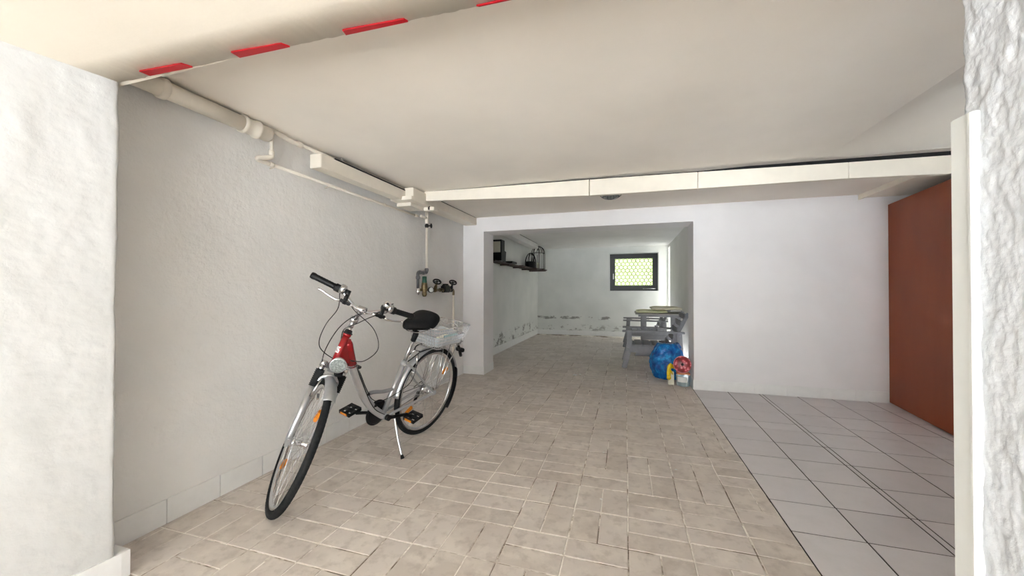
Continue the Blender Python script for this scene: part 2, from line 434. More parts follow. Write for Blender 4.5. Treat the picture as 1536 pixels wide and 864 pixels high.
# baseboards : painted skirting tiles
m=MB(); y=1.03
while y<YB-.01:
    y2=min(y+.2555,YB); m.box(XL,XL+.008,y+.002,y2-.002,0,.120+random.uniform(-.002,.002),.0012); y=y2
struct(m.build('baseboard_left',M['skirt']))
m=MB(); x=XO1-.002
while x<XW:
    x2=min(x+.31,XW); m.box(x+.0006,x2-.0006,YB-.009,YB,0,.112,.0015); x=x2
struct(m.build('baseboard_right',M['skirt']))
m=MB(); m.box(XL,XO0+.008,YB-.008,YB,0,.112,.0015); m.box(XO0,XO0+.008,YB,YB2,0,.112,.0015); m.box(XO1-.008,XO1,YB-.008,YB2,0,.112,.0015)
struct(m.build('baseboard_back',M['skirt']))
m=MB(); m.box(XRL,XRL+.012,YB2,YR,0,.13,.002); struct(m.build('baseboard_rear_left',M['skirt']))
m=MB(); m.box(XRL,XRR,YR-.012,YR,0,.12,.002); struct(m.build('baseboard_rear',M['skirt']))
# ------------------------------------------------------------------ right side: orange door, dark recess, board
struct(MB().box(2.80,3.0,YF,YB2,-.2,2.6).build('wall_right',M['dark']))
dd=Vector((2.483,3.845,0)); d1=Vector((2.603,4.825,0))
m=MB(); m.bar(dd+Vector((.02,0,1.028)),d1+Vector((.02,0,1.028)),.04,2.04,bev=.002)
door=struct(m.build('door_1',M['orange']))
m=MB(); a=Vector((2.45,2.6,0)); b=Vector((2.478,3.835,0)); m.bar(a+Vector((.03,0,1.0)),b+Vector((.03,0,1.0)),.05,2.0,bev=.003)
struct(m.build('trim_2',M['trimwhite']))
m=MB(); m.box(2.355,2.80,1.0,YB,2.135,2.16); m.box(2.352,2.372,1.0,YB,2.117,2.165,.002); m.box(2.36,2.8,1.0,YB,2.16,ZC2+.01)
struct(m.build('trim_3',M['casing']))
# ------------------------------------------------------------------ window
fr=MB()
win=thing('window_1','x','x'); del win['label']; del win['category']; win['kind']='structure'; win.location=((wx0+wx1)/2,YR,wz0)
def wb_(name,mat,boxes,parent=win,bev=.004):
    m=MB()
    for b in boxes: m.box(*b,bev)
    m.xf(Matrix.Translation(-win.location)); return m.build(name,mat,parent)
def ringbox(x0,x1,z0,z1,w,y0,y1): return [(x0,x1,y0,y1,z1-w,z1),(x0,x1,y0,y1,z0,z0+w),(x0,x0+w,y0,y1,z0+w,z1-w),(x1-w,x1,y0,y1,z0+w,z1-w)]
wb_('window_frame',M['winframe'],ringbox(wx0+.012,wx1-.012,wz0+.012,wz1-.012,.06,YR+.03,YR+.10))
wb_('window_sash',M['winframe'],ringbox(wx0+.06,wx1-.06,wz0+.06,wz1-.06,.075,YR+.015,YR+.075))
wb_('window_pane',M['pane'],[(wx0+.12,wx1-.12,YR+.04,YR+.048,wz0+.12,wz1-.12)],bev=0)
h=wb_('window_handle',M['trimwhite'],[(wx0+.082,wx0+.104,YR-.02,YR+.012,1.46,1.60)]); h['label']='white window handle'
m=MB(); m.tube([(.42,YR+.01,wz0+.055),(.72,YR+.01,wz0+.052)],.007,8); m.ball((.43,YR+.01,wz0+.055),.012,8,6)
m.xf(Matrix.Translation(-win.location)); m.build('tilt_rod',M['alu'],win)
m=MB(); m.v=[];  
for b in ringbox(wx0-.02,wx1+.02,wz0-.02,wz1+.02,.02,YR-.004,YR+.02): m.box(*b,.002)
m.xf(Matrix.Translation(-win.location)); m.build('window_trim',M['trimwhite'],win)
# expanded-metal grille outside
g=MB(); gx0,gx1,gz0,gz1=wx0+.0,wx1-.0,wz0,wz1; cw=.078; chh=.135; yy=YR+.22
k=0; x=gx0
while x<gx1:
    pts=[]; z=gz0; q=0
    while z<gz1+.01:
        off=cw*.34*(1 if (q//2+k)%2 else -1); pts.append((x+off,yy,z)); z+=chh*(.32 if q%2 else .30); q+=1
    g.tube(pts,.0085,5,False); x+=cw*.5*1.32; k+=1
for b in ringbox(gx0,gx1,gz0,gz1,.025,yy-.01,yy+.01): g.box(*b)
gr=tag(g.build('window_grille',M['black']),'grey wire mesh grille outside the small black window','grille'); origin(gr,((wx0+wx1)/2,yy,wz0))
# outdoors behind: sunlit bank + hedge
m=MB(); vs=[];fs=[]; nu,nv=40,30
for j in range(nv+1):
    for i in range(nu+1):
        x=-6+7.9*i/nu; y=YR+.9+9*j/nv; z=.55+.75*(y-YR-.9)+.08*noise.noise(Vector((x,y,0)))
        vs.append((x,y,z))
for j in range(nv):
    for i in range(nu): q=j*(nu+1)+i; fs.append((q,q+1,q+nu+2,q+nu+1))
m.add(vs,fs,True); o=tag(m.build('grass_bank',M['grass']),'overexposed yellow green grass bank seen through the window','grass'); o['kind']='stuff'
# side door of the rear room (hidden round the right corner): glazed
m=MB()
for b in [(XRR+.1,XRR+.15,oy0,oy0+.05,oz0,oz1),(XRR+.1,XRR+.15,oy1-.05,oy1,oz0,oz1),(XRR+.1,XRR+.15,oy0+.05,oy1-.05,oz1-.05,oz1),(XRR+.1,XRR+.15,oy0+.05,oy1-.05,oz0,oz0+.05)]: m.box(*b,.003)
w2=struct(m.build('window_2',M['trimwhite']))
MB().box(XRR+.12,XRR+.126,oy0+.05,oy1-.05,oz0+.05,oz1-.05).build('window_pane',M['pane'],w2)
struct(MB().box(2.0,2.5,7.5,11.5,-.2,7).build('wall_light_blocker',M['facade']))  # unseen wall, added to cut the daylight reaching the side opening
# outdoors in front: driveway + facade
struct(MB().box(-16,16,-30,YF,-.2,-.012).build('ground',M['concrete']))
m=MB(); m.box(-8,-2.5,YF-.01,YF+.3,-.2,6).box(2.6,8,YF-.01,YF+.3,-.2,6).box(-2.5,2.6,YF-.01,YF+.3,1.99,6)
struct(m.build('wall_facade',M['facade']))

# ------------------------------------------------------------------ red stripes under the lintel edge
cs=[((-1.747,.933),(-1.743,.964),(-1.527,.973),(-1.542,.945)),((-1.303,.949),(-1.303,.982),(-1.084,.992),(-1.098,.964)),((-.856,.971),(-.860,1.006),(-.636,1.014),(-.642,.984)),((-.411,1.00),(-.403,1.03),(-.18,1.035),(-.20,1.005))]
lab=['red painted stripe on the lintel edge directly above the thick pipe, leftmost one','red painted stripe on the lintel edge, second from the left jamb','red painted stripe on the lintel edge, third from the left jamb','red painted stripe on the lintel edge, cut off by the top of the picture']
for q,l in zip(cs,lab):
    m=MB(); n=12; top=[];
    A,B,C_,D_=[Vector(p) for p in q]
    vs=[];fs=[]
    for i in range(n+1):
        t=i/n; p1=A.lerp(D_,t); p2=B.lerp(C_,t); jx=.0018*noise.noise(Vector((p1.x*60,1,0)))
        p1=p1+Vector((0,jx)); yin=.967+.045*((p2.x+1.93)/1.7)-.003
        p2.y=min(p2.y,yin)
        for p in (p1,p2): vs+= [(p.x,p.y,ZS-.0052),(p.x,p.y,ZS-.0005)]
    for i in range(n):
        b=i*4; fs+=[(b,b+2,b+6,b+4),(b+1,b+5,b+7,b+3),(b,b+4,b+5,b+1),(b+2,b+3,b+7,b+6)]
    fs+=[(0,1,3,2),(n*4,n*4+2,n*4+3,n*4+1)]
    m.add(vs,fs); o=tag(m.build('red_stripe',M['red']),l,'warning stripe','red stripes along the lintel edge'); origin(o,(A.x,A.y,ZS))
# ------------------------------------------------------------------ ceiling pipes
XP=-2.115
t=thing('drain_pipe','thick cream drain pipe high on the left wall under the ceiling','pipe',(XP,YJ,2.11))
def pt(m,name,mat,par): 
    m.xf(Matrix.Translation(-par.location)); return m.build(name,mat,par)
m=MB(); m.tube([(XP,.99,2.118),(XP,1.66,2.118)],.042,20); pt(m,'pipe',M['pipe'],t)
m=MB()
m.lathe([(.043,0),(.052,.003),(.052,.02),(.046,.026),(.047,.08),(.053,.085),(.053,.10),(.044,.105),(.046,.16),(.042,.175),(0,.176)],(XP,1.60,2.118),(0,1,0),24); pt(m,'socket',M['pipe'],t)
m=MB(); m.lathe([(.043,0),(.05,.004),(.05,.03),(.043,.034)],(XP,1.20,2.118),(0,1,0),24); pt(m,'socket',M['pipe'],t)
t=thing('water_pipe','thin cream water pipe stepping down the left wall from the drain pipe end','pipe',(XP,1.8,1.96))
def elb(m,p,d,r): m.lathe([(r,-.0),(r*1.35,.002),(r*1.35,.03),(r,.032)],p,d,14)
xp=-2.14
m=MB(); pa=[(xp+.02,1.79,2.15),(xp+.02,1.79,1.995),(xp+.018,1.785,1.985),(xp,1.73,1.965),(xp-.0,1.705,1.958),(xp,1.72,1.952)]
m.tube([(xp+.02,1.80,2.158),(xp+.02,1.80,2.0)],.0105,12)
m.tube(crv([(xp+.02,1.80,2.02),(xp+.02,1.80,1.995),(xp+.018,1.785,1.982),(xp+.006,1.735,1.965),(xp,1.722,1.958),(xp,1.735,1.952),(xp,1.80,1.950)],5),.0145,12)
m.tube([(xp,1.79,1.950),(xp,3.0,1.952),(xp,3.56,1.958)],.0105,12); pt(m,'pipe',M['pipe'],t)
for p_,d_,r_ in (((xp,1.80,1.95),(0,1,0),.0115),((xp,2.96,1.952),(0,1,0),.0105),((xp,3.50,1.957),(0,1,0),.0115),((xp+.02,1.80,2.0),(0,0,1),.0115)):
    m=MB(); elb(m,p_,d_,r_); pt(m,'coupling',M['pipe'],t)
for y_ in (1.84,2.3):
    m=MB(); m.tube([(XL,y_,1.935),(xp,y_,1.94)],.004,8); pt(m,'clamp',M['pipe'],t)
t=thing('conduit_pipe','slim cream pipe clipped under the ceiling above the long boxed casing','pipe',(xp,2,2.15))
m=MB(); m.tube(crv([(-2.135,1.80,2.165),(-2.115,1.83,2.155),(-2.10,1.93,2.135),(-2.095,2.0,2.135)],6),.0155,12)
m.tube([(-2.095,1.98,2.136),(-2.085,2.36,2.14),(-2.06,3.3,2.145)],.011,12); elb(m,(-2.096,1.97,2.136),(.0,1,0),.015); elb(m,(-2.085,2.36,2.14),(0,1,0),.012); pt(m,'pipe',M['pipe'],t)
m=MB(); m.tube([(-2.085,2.365,2.14),(-2.085,2.365,2.17)],.005,8); m.ball((-2.085,2.365,2.135),.015,10,6); pt(m,'hanger',M['pipe'],t)
# boxed casings
def casing(name,label,a,b,w,h,joints=()):
    t=thing(name,label,'casing',a)
    m=MB(); m.bar(a,b,w,h,bev=.004); pt(m,'casing_body',M['casing'],t)
    return t
def Z(pxv): return pxv
c=casing('pipe_casing','long cream boxed pipe casing running along the left wall under the ceiling',(-2.085,2.11,2.068),(-2.085,3.22,2.075),.10,.098)
c=casing('pipe_casing','short cream boxed casing at the back left corner ending at the back wall',(-2.06,3.42,2.105),(-2.06,4.825,2.118),.17,.10)
# cross beam : top line and bottom line taken to a face at y=3.4
t=thing('cross_casing','wide cream boxed casing crossing the whole ceiling from left to right','casing',(0,3.4,2.05))
fy=lambda x:3.40
seg=[(-1.97,2.168,2.075),(-.315,2.152,2.008),(-.297,2.152,2.008),(.60,2.138,2.001),(1.3,2.122,2.004),(2.36,2.106,1.968),(2.78,2.10,1.96)]
def beamseg(a,b,name='casing_body'):
    m=MB(); d=.045
    vs=[]
    for x,zt,zb in (a,b): vs+=[(x,3.40,zb),(x,3.40+d,zb),(x,3.40+d,zt),(x,3.40,zt)]
    m.add(vs,[(0,1,2,3),(4,7,6,5),(0,4,5,1),(1,5,6,2),(2,6,7,3),(3,7,4,0)]); 
    o=pt(m,name,M['casing'],t); bv=o.modifiers.new('b','BEVEL'); bv.width=.003; bv.segments=2; return o
beamseg(seg[0],(-.309,2.152,2.008)); beamseg((-.303,2.152,2.008),(.575,2.1385,2.0012)); beamseg((.578,2.138,2.001),(1.6,2.117,1.996)); beamseg((1.602,2.117,1.996),seg[-1])
def gapshade(par,pts,n='gap_shade_strip'):  # black strips stand in for the shade in the gaps above the casings
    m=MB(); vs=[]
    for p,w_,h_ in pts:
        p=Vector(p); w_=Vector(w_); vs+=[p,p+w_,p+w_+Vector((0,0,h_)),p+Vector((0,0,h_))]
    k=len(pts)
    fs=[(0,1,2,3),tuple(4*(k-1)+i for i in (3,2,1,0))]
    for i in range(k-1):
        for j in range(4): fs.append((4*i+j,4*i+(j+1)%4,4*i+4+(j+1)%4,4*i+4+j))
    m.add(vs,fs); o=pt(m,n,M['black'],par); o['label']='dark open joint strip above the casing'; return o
gapshade(t,[((-1.97,3.408,2.166),(0,.034,0),.004),((-.3,3.408,2.150),(0,.034,0),.010),((.6,3.408,2.135),(0,.034,0),.011),((.95,3.408,2.128),(0,.034,0),.026),((1.6,3.408,2.115),(0,.034,0),.032),((2.36,3.408,2.104),(0,.034,0),.034),((2.78,3.408,2.098),(0,.034,0),.034)])
gapshade(D.objects['pipe_casing'],[((-2.10,2.25,2.115),(.062,0,0),.012),((-2.10,3.16,2.122),(.062,0,0),.012)])
gapshade(D.objects['pipe_casing.001'],[((-2.10,3.55,2.153),(.122,0,0),.010),((-2.10,4.80,2.165),(.122,0,0),.004)])
# junction box
m=MB(); m.box(-2.165,-1.93,3.10,3.44,2.02,2.055,.004); m.box(-2.16,-2.0,3.2,3.44,1.985,2.02,.003); m.box(-2.05,-1.95,3.16,3.42,2.055,2.15,.004); pt(m,'junction_plate',M['casing'],t)
m=MB(); m.box(-2.0,-1.88,3.44,3.52,1.985,2.02,.003); m.tube([(-2.0,3.2,2.075),(-1.93,3.36,2.03)],.014,8); pt(m,'bracket',M['casing'],t)
m=MB(); m.box(-1.945,-1.93,3.43,3.45,1.99,2.03,.001); pt(m,'slot',M['dark'],t)

# ------------------------------------------------------------------ bulkhead lamp
t=thing('bulkhead_lamp','small oval bulkhead lamp with wire guard behind the cross casing','lamp',(-.14,3.95,ZC))
def oval(a,b,z,n=32): return [(a*cos(2*PI*k/n),b*sin(2*PI*k/n),z) for k in range(n)]
m=MB(); m.tube(oval(.115,.07,-.010),.014,8,closed=True); m.box(-.09,.09,-.05,.05,-.02,0,.008); m.build('lamp_base',M['graypvc'],t)
m=MB(); m.ball((0,0,-.015),(.095,.052,.062),20,12); m.build('glass_cover',M['lens'],t)
for k in (-1,0,1):
    m=MB(); m.tube([(.03*k+0,.068*cos(a),-.012-.066*sin(a)) for a in [PI*i/10 for i in range(11)]],.0035,6,False); m.build('guard_wire',M['graypvc'],t)
m=MB(); m.tube([(.112*cos(a),0,-.012-.069*sin(a)) for a in [PI*i/14 for i in range(15)]],.0035,6,False); m.build('guard_wire',M['graypvc'],t)
m=MB(); m.tube(oval(.085,.05,-.05),.0035,6,closed=True); m.build('guard_wire',M['graypvc'],t)

# ------------------------------------------------------------------ valve manifold on left wall
t=thing('valve_manifold','pipes with black handwheel valves and brass filter on the left wall','water pipe',(-2.12,3.6,1.17))
xq=-2.10
m=MB(); m.tube([(xq,3.68,1.95),(xq,3.68,1.40)],.013,12); m.tube([(xq-.0,3.56,1.958),(xq,3.68,1.958)],.013,12); m.tube([(xq,3.68,2.02),(xq,3.68,1.9)],.019,12); pt(m,'pipe',M['pipe'],t)['label']='white painted vertical pipe'
m=MB(); m.ball((xq,3.68,1.872),(.022,.022,.028),12,8); m.tube([(xq,3.68,1.872),(xq+.05,3.69,1.872)],.008,8); m.ball((xq+.05,3.69,1.872),(.008,.02,.028),12,8); pt(m,'stop_valve',M['black'],t)
m=MB(); m.tube(crv([(xq,3.68,1.405),(xq,3.68,1.365),(xq,3.66,1.352),(xq,3.56,1.352),(xq,3.515,1.352),(xq,3.50,1.335),(xq,3.50,1.29)],5),.0165,12)
m.tube([(xq,3.50,1.31),(xq,3.50,1.17)],.0155,12)
for p,dn in (((xq,3.68,1.40),(0,0,-1)),((xq,3.63,1.352),(0,-1,0)),((xq,3.50,1.31),(0,0,-1)),((xq,3.56,1.352),(0,-1,0))): elb(m,p,dn,.0165)
pt(m,'elbow_pipe',M['graypvc'],t)['label']='bare grey metal elbow pipe'
m=MB(); m.lathe([(0,-.045),(.014,-.04),(.022,-.02),(.022,.02),(.012,.03),(0,.03)],(xq,3.50,1.155),(0,0,1),14); pt(m,'nut',M['chrome'],t)
m=MB(); m.tube([(xq,3.5,1.165),(xq,4.33,1.165)],.014,12)
for y0 in (3.78,3.88,3.98,4.05,4.22,4.30): elb(m,(xq,y0,1.165),(0,1,0),.016)
pt(m,'manifold_pipe',M['brass'],t)
m=MB(); m.lathe([(0,-.075),(.018,-.072),(.027,-.05),(.024,-.02),(.032,0),(.034,.03),(.030,.07),(.022,.085)],(xq+.02,3.60,1.165),(0,0,1),18); f=pt(m,'pressure_filter',M['brass'],t)
m=MB(); m.lathe([(.026,.06),(.028,.065),(.024,.11),(.024,.145),(0,.147)],(xq+.02,3.60,1.165),(0,0,1),18); pt(m,'filter_cap',M['dkgreen'],t)['label']='dark green filter cap'
m=MB(); m.lathe([(0,.0),(.032,0),(.034,.02),(.030,.024),(0,.0245)],(xq+.03,3.71,1.165),(.8,-.6,0),20); pt(m,'gauge',M['black'],t)
m=MB(); m.lathe([(0,.025),(.027,.025),(.025,.028),(0,.029)],(xq+.03,3.71,1.165),(.8,-.6,0),20); pt(m,'gauge_face',M['trimwhite'],t)
def valve(y):
    ax_=Vector((.45,-.42,.78)).normalized(); p0=Vector((xq,y,1.165))
    m=MB(); m.ball(p0,(.027,.036,.027),12,8); m.tube([p0,p0+ax_*.05,p0+ax_*.06,p0+ax_*.12],[.02,.018,.013,.009],10)
    v=pt(m,'shutoff_valve',M['brass'] if y<3.9 else M['black'],t)
    m=MB(); c0=p0+ax_*.12; U=ax_.orthogonal().normalized(); W=ax_.cross(U)
    m.tube([c0+(U*cos(a)+W*sin(a))*.042 for a in [2*PI*k/20 for k in range(20)]],.009,8,closed=True)
    for k in range(4):
        a=2*PI*k/4; m.tube([c0,c0+(U*cos(a)+W*sin(a))*.04],.005,6,False)
    m.ball(c0,.012,8,6); pt(m,'handwheel',M['black'],v if False else t)
valve(3.87); valve(4.28)
m=MB(); m.box(xq-.03,xq+.035,4.06,4.21,1.135,1.225,.012); m.lathe([(.036,0),(.036,.02),(0,.022)],(xq,4.135,1.22),(0,0,1),18); pt(m,'water_meter',M['black'],t)
m=MB(); m.tube(crv([(xq,4.31,1.165),(xq,4.345,1.162),(xq,4.355,1.14),(xq,4.355,1.10)],5),.015,12); pt(m,'elbow_pipe',M['brass'],t)
m=MB(); m.tube([(xq,4.355,1.12),(xq,4.355,.0)],.0135,12); pt(m,'pipe',M['pipe'],t)['label']='white painted pipe going down to the floor'

# ------------------------------------------------------------------ bicycle
X0,Y0,HEAD,LEAN,STEER=-1.5961,2.7194,-1.7497,-.181,1.0245
WB,WR,HA=1.1248,.3561,R(68)
bike=thing('bicycle','silver and red city bicycle on its kickstand against the left wall','bicycle',(X0,Y0,0))
bike.rotation_mode='XYZ'
ax0=Vector((WB-.05/sin(HA),0,WR)); axd=Vector((-cos(HA),0,sin(HA)))
ST=Matrix.Translation(ax0)@Matrix.Rotation(STEER,4,axd)@Matrix.Translation(-ax0)
def S(m): return m.xf(ST)
def axis_pt(z): return Vector((WB-.05/sin(HA)-(z-WR)/math.tan(HA),0,z))
# orientation matrix; correct pitch so both tyres touch
RB=Matrix.Rotation(HEAD,4,'Z')@Matrix.Rotation(LEAN,4,'X')
rt=.0195; rc=WR-rt-.001
def lowest(c,M4,extra=None):
    best=9
    for k in range(360):
        a=2*PI*k/360; p=Vector((c[0]+rc*cos(a),0,c[1]+rc*sin(a)))
        if extra: p=extra@p
        best=min(best,(M4@p).z)
    return best-rt
zr=lowest((0,WR),RB); zf=lowest((WB,WR),RB,ST)
pitch=math.atan2(zf-zr,WB)
RB=RB@Matrix.Rotation(pitch,4,'Y')
zr=lowest((0,WR),RB)
bike.location=(X0,Y0,-zr+.0005); bike.rotation_euler=RB.to_euler('XYZ')
def wheel(cx,front):
    c=Vector((cx,0,WR)); fx=(lambda m:S(m)) if front else (lambda m:m)
    def circ(r,y=0,n=72,): return [(cx+r*cos(2*PI*k/n),y,WR+r*sin(2*PI*k/n)) for k in range(n)]
    rim=MB(); prof=[(.311,-.0115),(.3165,-.0125),(.3185,-.0115),(.312,-.006),(.312,.006),(.3185,.0115),(.3165,.0125),(.311,.0115),(.299,.007),(.296,0),(.299,-.007)]
    n=96; vs=[];fs=[]; q=len(prof)
    for k in range(n):
        a=2*PI*k/n
        for r,y in prof: vs.append((cx+r*cos(a),y,WR+r*sin(a)))
    for k in range(n):
        for j in range(q): fs.append((k*q+j,k*q+(j+1)%q,((k+1)%n)*q+(j+1)%q,((k+1)%n)*q+j))
    rim.add(vs,fs,True); w=fx(rim).build('wheel',M['alu'],bike)
    # tyre with tread blocks
    ty=MB(); n=180; q=16; vs=[];fs=[]
    for k in range(n):
        a=2*PI*k/n
        for j in range(q):
            b=2*PI*j/q; rr=rt*(1.0+(.03 if (k+ (j%2))%2 else -.02)*(1 if cos(b)>.3 else 0))
            r=rc+rr*cos(b)*(1.0 if cos(b)>0 else .8); vs.append((cx+r*cos(a),rr*sin(b),WR+r*sin(a)))
    for k in range(n):
        for j in range(q): fs.append((k*q+j,k*q+(j+1)%q,((k+1)%n)*q+(j+1)%q,((k+1)%n)*q+j))
    ty.add(vs,fs,True); fx(ty).build('tyre',M['rubber'],w)
    hb=MB(); hr=.014 if front else .03
    L=.045
    if front: hb.lathe([(.006,-.062),(.006,-.05),(.012,-.05),(.012,-.046),(.024,-.042),(.026,-.036),(.026,-.031),(.016,-.026),(.015,.026),(.026,.031),(.026,.036),(.024,.042),(.012,.046),(.012,.05),(.006,.05),(.006,.062)],c,(0,1,0),20)
    else: hb.lathe([(.006,-.075),(.006,-.05),(.014,-.05),(.02,-.04),(.036,-.036),(.036,-.03),(.032,-.026),(.032,.026),(.036,.03),(.036,.036),(.02,.04),(.014,.05),(.006,.05),(.006,.078)],c,(0,1,0),20)
    fx(hb).build('hub',M['chrome'],w)
    nsp=36; hr=.024 if front else .034
    for k in range(nsp):
        side=1 if k%2 else -1; a=2*PI*k/nsp; da=(1 if (k//2)%2 else -1)*R(62)
        p0=Vector((cx+hr*cos(a+da),side*.033,WR+hr*sin(a+da))); p1=Vector((cx+.299*cos(a),side*.002,WR+.299*sin(a)))
        m=MB().tube([p0,p1],.00125,5,False); fx(m).build('spoke',M['chrome'],w)
    for a,rr in ((R(75),.225),(R(248),.225)) if front else ((R(148),.235),(R(-30),.225)):
        m=MB(); cc=Vector((cx+rr*cos(a),0,WR+rr*sin(a))); u=Vector((-sin(a),0,cos(a))); v=Vector((cos(a),0,sin(a)))
        mm=Matrix(((v.x,0,u.x,cc.x),(0,1,0,cc.y),(v.z,0,u.z,cc.z),(0,0,0,1)))
        m.box(-.038,.038,-.009,.009,-.013,.013,.004,0,mm); fx(m).build('reflector',M['amber'],w)
    return w
wheel(WB,True); wr_=wheel(0,False)
# frame
BB=Vector((.466,0,.2915))
sa=1.18; sd=Vector((-cos(sa),0,sin(sa)))
frm=MB()
dt=crv([(.838,0,.868),(.815,0,.80),(.785,0,.722),(.742,0,.635),(.695,0,.548),(.640,0,.460),(.572,0,.378),(.512,0,.326),(.466,0,.2915)],6)
frm.tube(dt[12:],.0335,18,ell=(1.0,.80))
frm.tube([BB+Vector((0,-.036,0)),BB+Vector((0,.036,0))],.024,18)
frm.tube([BB,BB+sd*.385],.0185,16)
frm.tube([BB+sd*.36,BB+sd*.395],.0215,16)
for s in (-1,1):
    frm.tube(crv([BB+Vector((-.03,s*.03,0)),(.36,s*.034,.305),(.15,s*.055,.335),(0,s*.068,WR)],5),.0105,10)
    frm.tube(crv([BB+sd*.375+Vector((0,s*.016,0)),(.26,s*.038,.60),(.12,s*.058,.46),(0,s*.068,WR)],5),.0085,10)
    frm.box(-.022,.022,s*.064,s*.073,WR-.02,WR+.018,.003)
frm.tube([(.24,-.05,.565),(.24,.05,.565)],.006,8)
fr_o=frm.build('frame',M['silver'],bike)
m=MB(); m.tube([axis_pt(.735),axis_pt(.915)],.0215,20); m.tube([axis_pt(.732),axis_pt(.748)],.0245,20); m.tube([axis_pt(.903),axis_pt(.918)],.0245,20)
m.tube(dt[:14],[.026,.031]+[.0335]*12,18,ell=(1.0,.80)); m.prism([(axis_pt(.895).x,.895),(axis_pt(.745).x,.745),(.796,.735),(.80,.80),(.828,.885)],-.017,.017); m.prism([(axis_pt(.89).x,.89),(axis_pt(.76).x,.76),(.80,.75),(.81,.80),(.832,.88)],-.0205,.0205); m.build('head_tube',M['redpaint'],bike)['label']='bright red front section of the frame'
m=MB(); m.tube([axis_pt(.748),axis_pt(.765)],.0225,20); m.tube([axis_pt(.852),axis_pt(.858)],.0222,20); m.box(.0,.001,-.001,.001,0,.001)
# head badge
p=axis_pt(.822); m=MB(); m.v=[];
vs=[];fs=[]
for jj in range(7):
    for ii in range(9):
        a=R(-42+84*ii/8); c0=axis_pt(.806+.034*jj/6); vs.append((c0.x+.0219*cos(a),.0219*sin(a),c0.z+.0219*cos(a)*.35))
for jj in range(6):
    for ii in range(8):
        if (ii*5+jj*3)%7 in (2,5) and 0<jj<5: continue
        k=jj*9+ii; fs.append((k,k+1,k+10,k+9))
m.add(vs,fs,True)
m.build('head_badge',M['whitedecal'],bike)
m=MB(); m.tube(crv([(.645,0,.483),(.58,0,.487),(.48,0,.468),(.388,0,.466)],5),.0135,12,ell=(.9,1.2)); m.build('cross_brace',M['greyframe'],bike)
m=MB(); m.lathe([(.0215,0),(.028,.002),(.028,.010),(.022,.012),(.022,.02),(.017,.028)],axis_pt(.915),axd,20); m.build('headset',M['black'],bike)
# seatpost, saddle
m=MB(); m.tube([BB+sd*.38,BB+sd*.60],.0135,14); m.build('seat_post',M['alu'],bike)
m=MB(); m.tube([BB+sd*.545,BB+sd*.60,BB+sd*.63],[.019,.022,.018],12); m.tube([BB+sd*.60,BB+sd*.63+Vector((.03,0,.01))],.016,10); m.build('seat_clamp',M['black'],bike)
sad=MB(); st_=[(.385,.024,.90,.955),(.36,.034,.892,.966),(.31,.046,.892,.978),(.26,.064,.895,.990),(.21,.092,.896,1.003),(.16,.112,.897,1.014),(.11,.118,.902,1.018),(.07,.108,.915,1.010),(.045,.080,.935,.992)]
vs=[];fs=[];q=20
st2=[]
for i,(x,w,zb,zt) in enumerate(st_): st2.append((x,w,zb,zt))
for (x,w,zb,zt) in st2:
    zc=(zb+zt)/2; hz=(zt-zb)/2
    for k in range(q):
        a=2*PI*k/q; ca,sa_=cos(a),sin(a)
        vs.append((x,w*math.copysign(abs(ca)**.75,ca),zc+hz*math.copysign(abs(sa_)**.8,sa_)))
n=len(st2)
for i in range(n-1):
    for k in range(q): fs.append((i*q+k,i*q+(k+1)%q,(i+1)*q+(k+1)%q,(i+1)*q+k))
fs+=[tuple(range(q)),tuple(range((n-1)*q,n*q))]
sad.add(vs,fs,True); sad.v=[(.372+(x-.385)*.87,y*.93,z-(.016 if z<.93 else -.004)*max(0,min(1,(.36-x)/.15))) for x,y,z in sad.v]; so=sad.build('saddle',M['fabric'],bike); sm=so.modifiers.new('s','SUBSURF'); sm.levels=1; sm.render_levels=1
for s in (-1,1):
    m=MB(); m.tube(crv([(.363,s*.006,.913),(.318,s*.02,.882),(.248,s*.022,.865),(.168,s*.03,.872),(.11,s*.05,.90)],5),.0038,8); m.build('saddle_rail',M['chrome'],bike)
# cranks, pedals, chain guard
def crank(sy,ang):
    c=BB+Vector((0,sy*.055,0)); e=c+Vector((.17*cos(ang),sy*.018,.17*sin(ang)))
    m=MB(); m.tube([c,c.lerp(e,.5),e],[.016,.011,.012],10,ell=(1,.8)); m.tube([c-Vector((0,.012,0)),c+Vector((0,.012,0))],.02,14)
    k=m.build('crank_arm',M['black'],bike)
    p=e+Vector((0,sy*.06,0))
    m=MB(); m.tube([e-Vector((0,sy*.006,0)),e+Vector((0,sy*.105,0))],.007,10); m.tube([e+Vector((0,sy*.02,0)),e+Vector((0,sy*.10,0))],.015,10)
    mt=Matrix.Translation(p)@Matrix.Rotation(R(12),4,'Y')
    for x in (-.046,.046): m.box(x-.006,x+.006,-.05,.05,-.014,.014,.003,0,mt)
    for y in (-.047,-.0,.047): m.box(-.046,.046,y-.0045,y+.0045,-.011,.011,.002,0,mt)
    pd=m.build('pedal',M['black'],bike)
    for x in (-.0535,.0535):
        m=MB(); m.box(x-.002,x+.002,-.03,.03,-.009,.009,.001,0,mt); m.build('pedal_reflector',M['amber'],pd)
crank(1,R(187)); crank(-1,R(14))
m=MB(); c=BB+Vector((0,-.048,0)); m.lathe([(.0,-.004),(.03,-.004),(.07,-.005),(.078,-.003),(.078,.003),(.0,.004)],c,(0,-1,0),36)
for k in range(38):
    a=2*PI*k/38; m.box(-.003,.003,-.0015,.0015,.074,.084,0,0,Matrix.Translation(c)@Matrix.Rotation(a,4,'Y'))
m.build('chainring',M['black'],bike)
m=MB(); m.lathe([(.082,-.004),(.092,-.006),(.092,-.012),(.04,-.016),(.036,-.012)],c,(0,1,0),40); m.build('chain_guard',M['black'],bike)
m=MB(); 
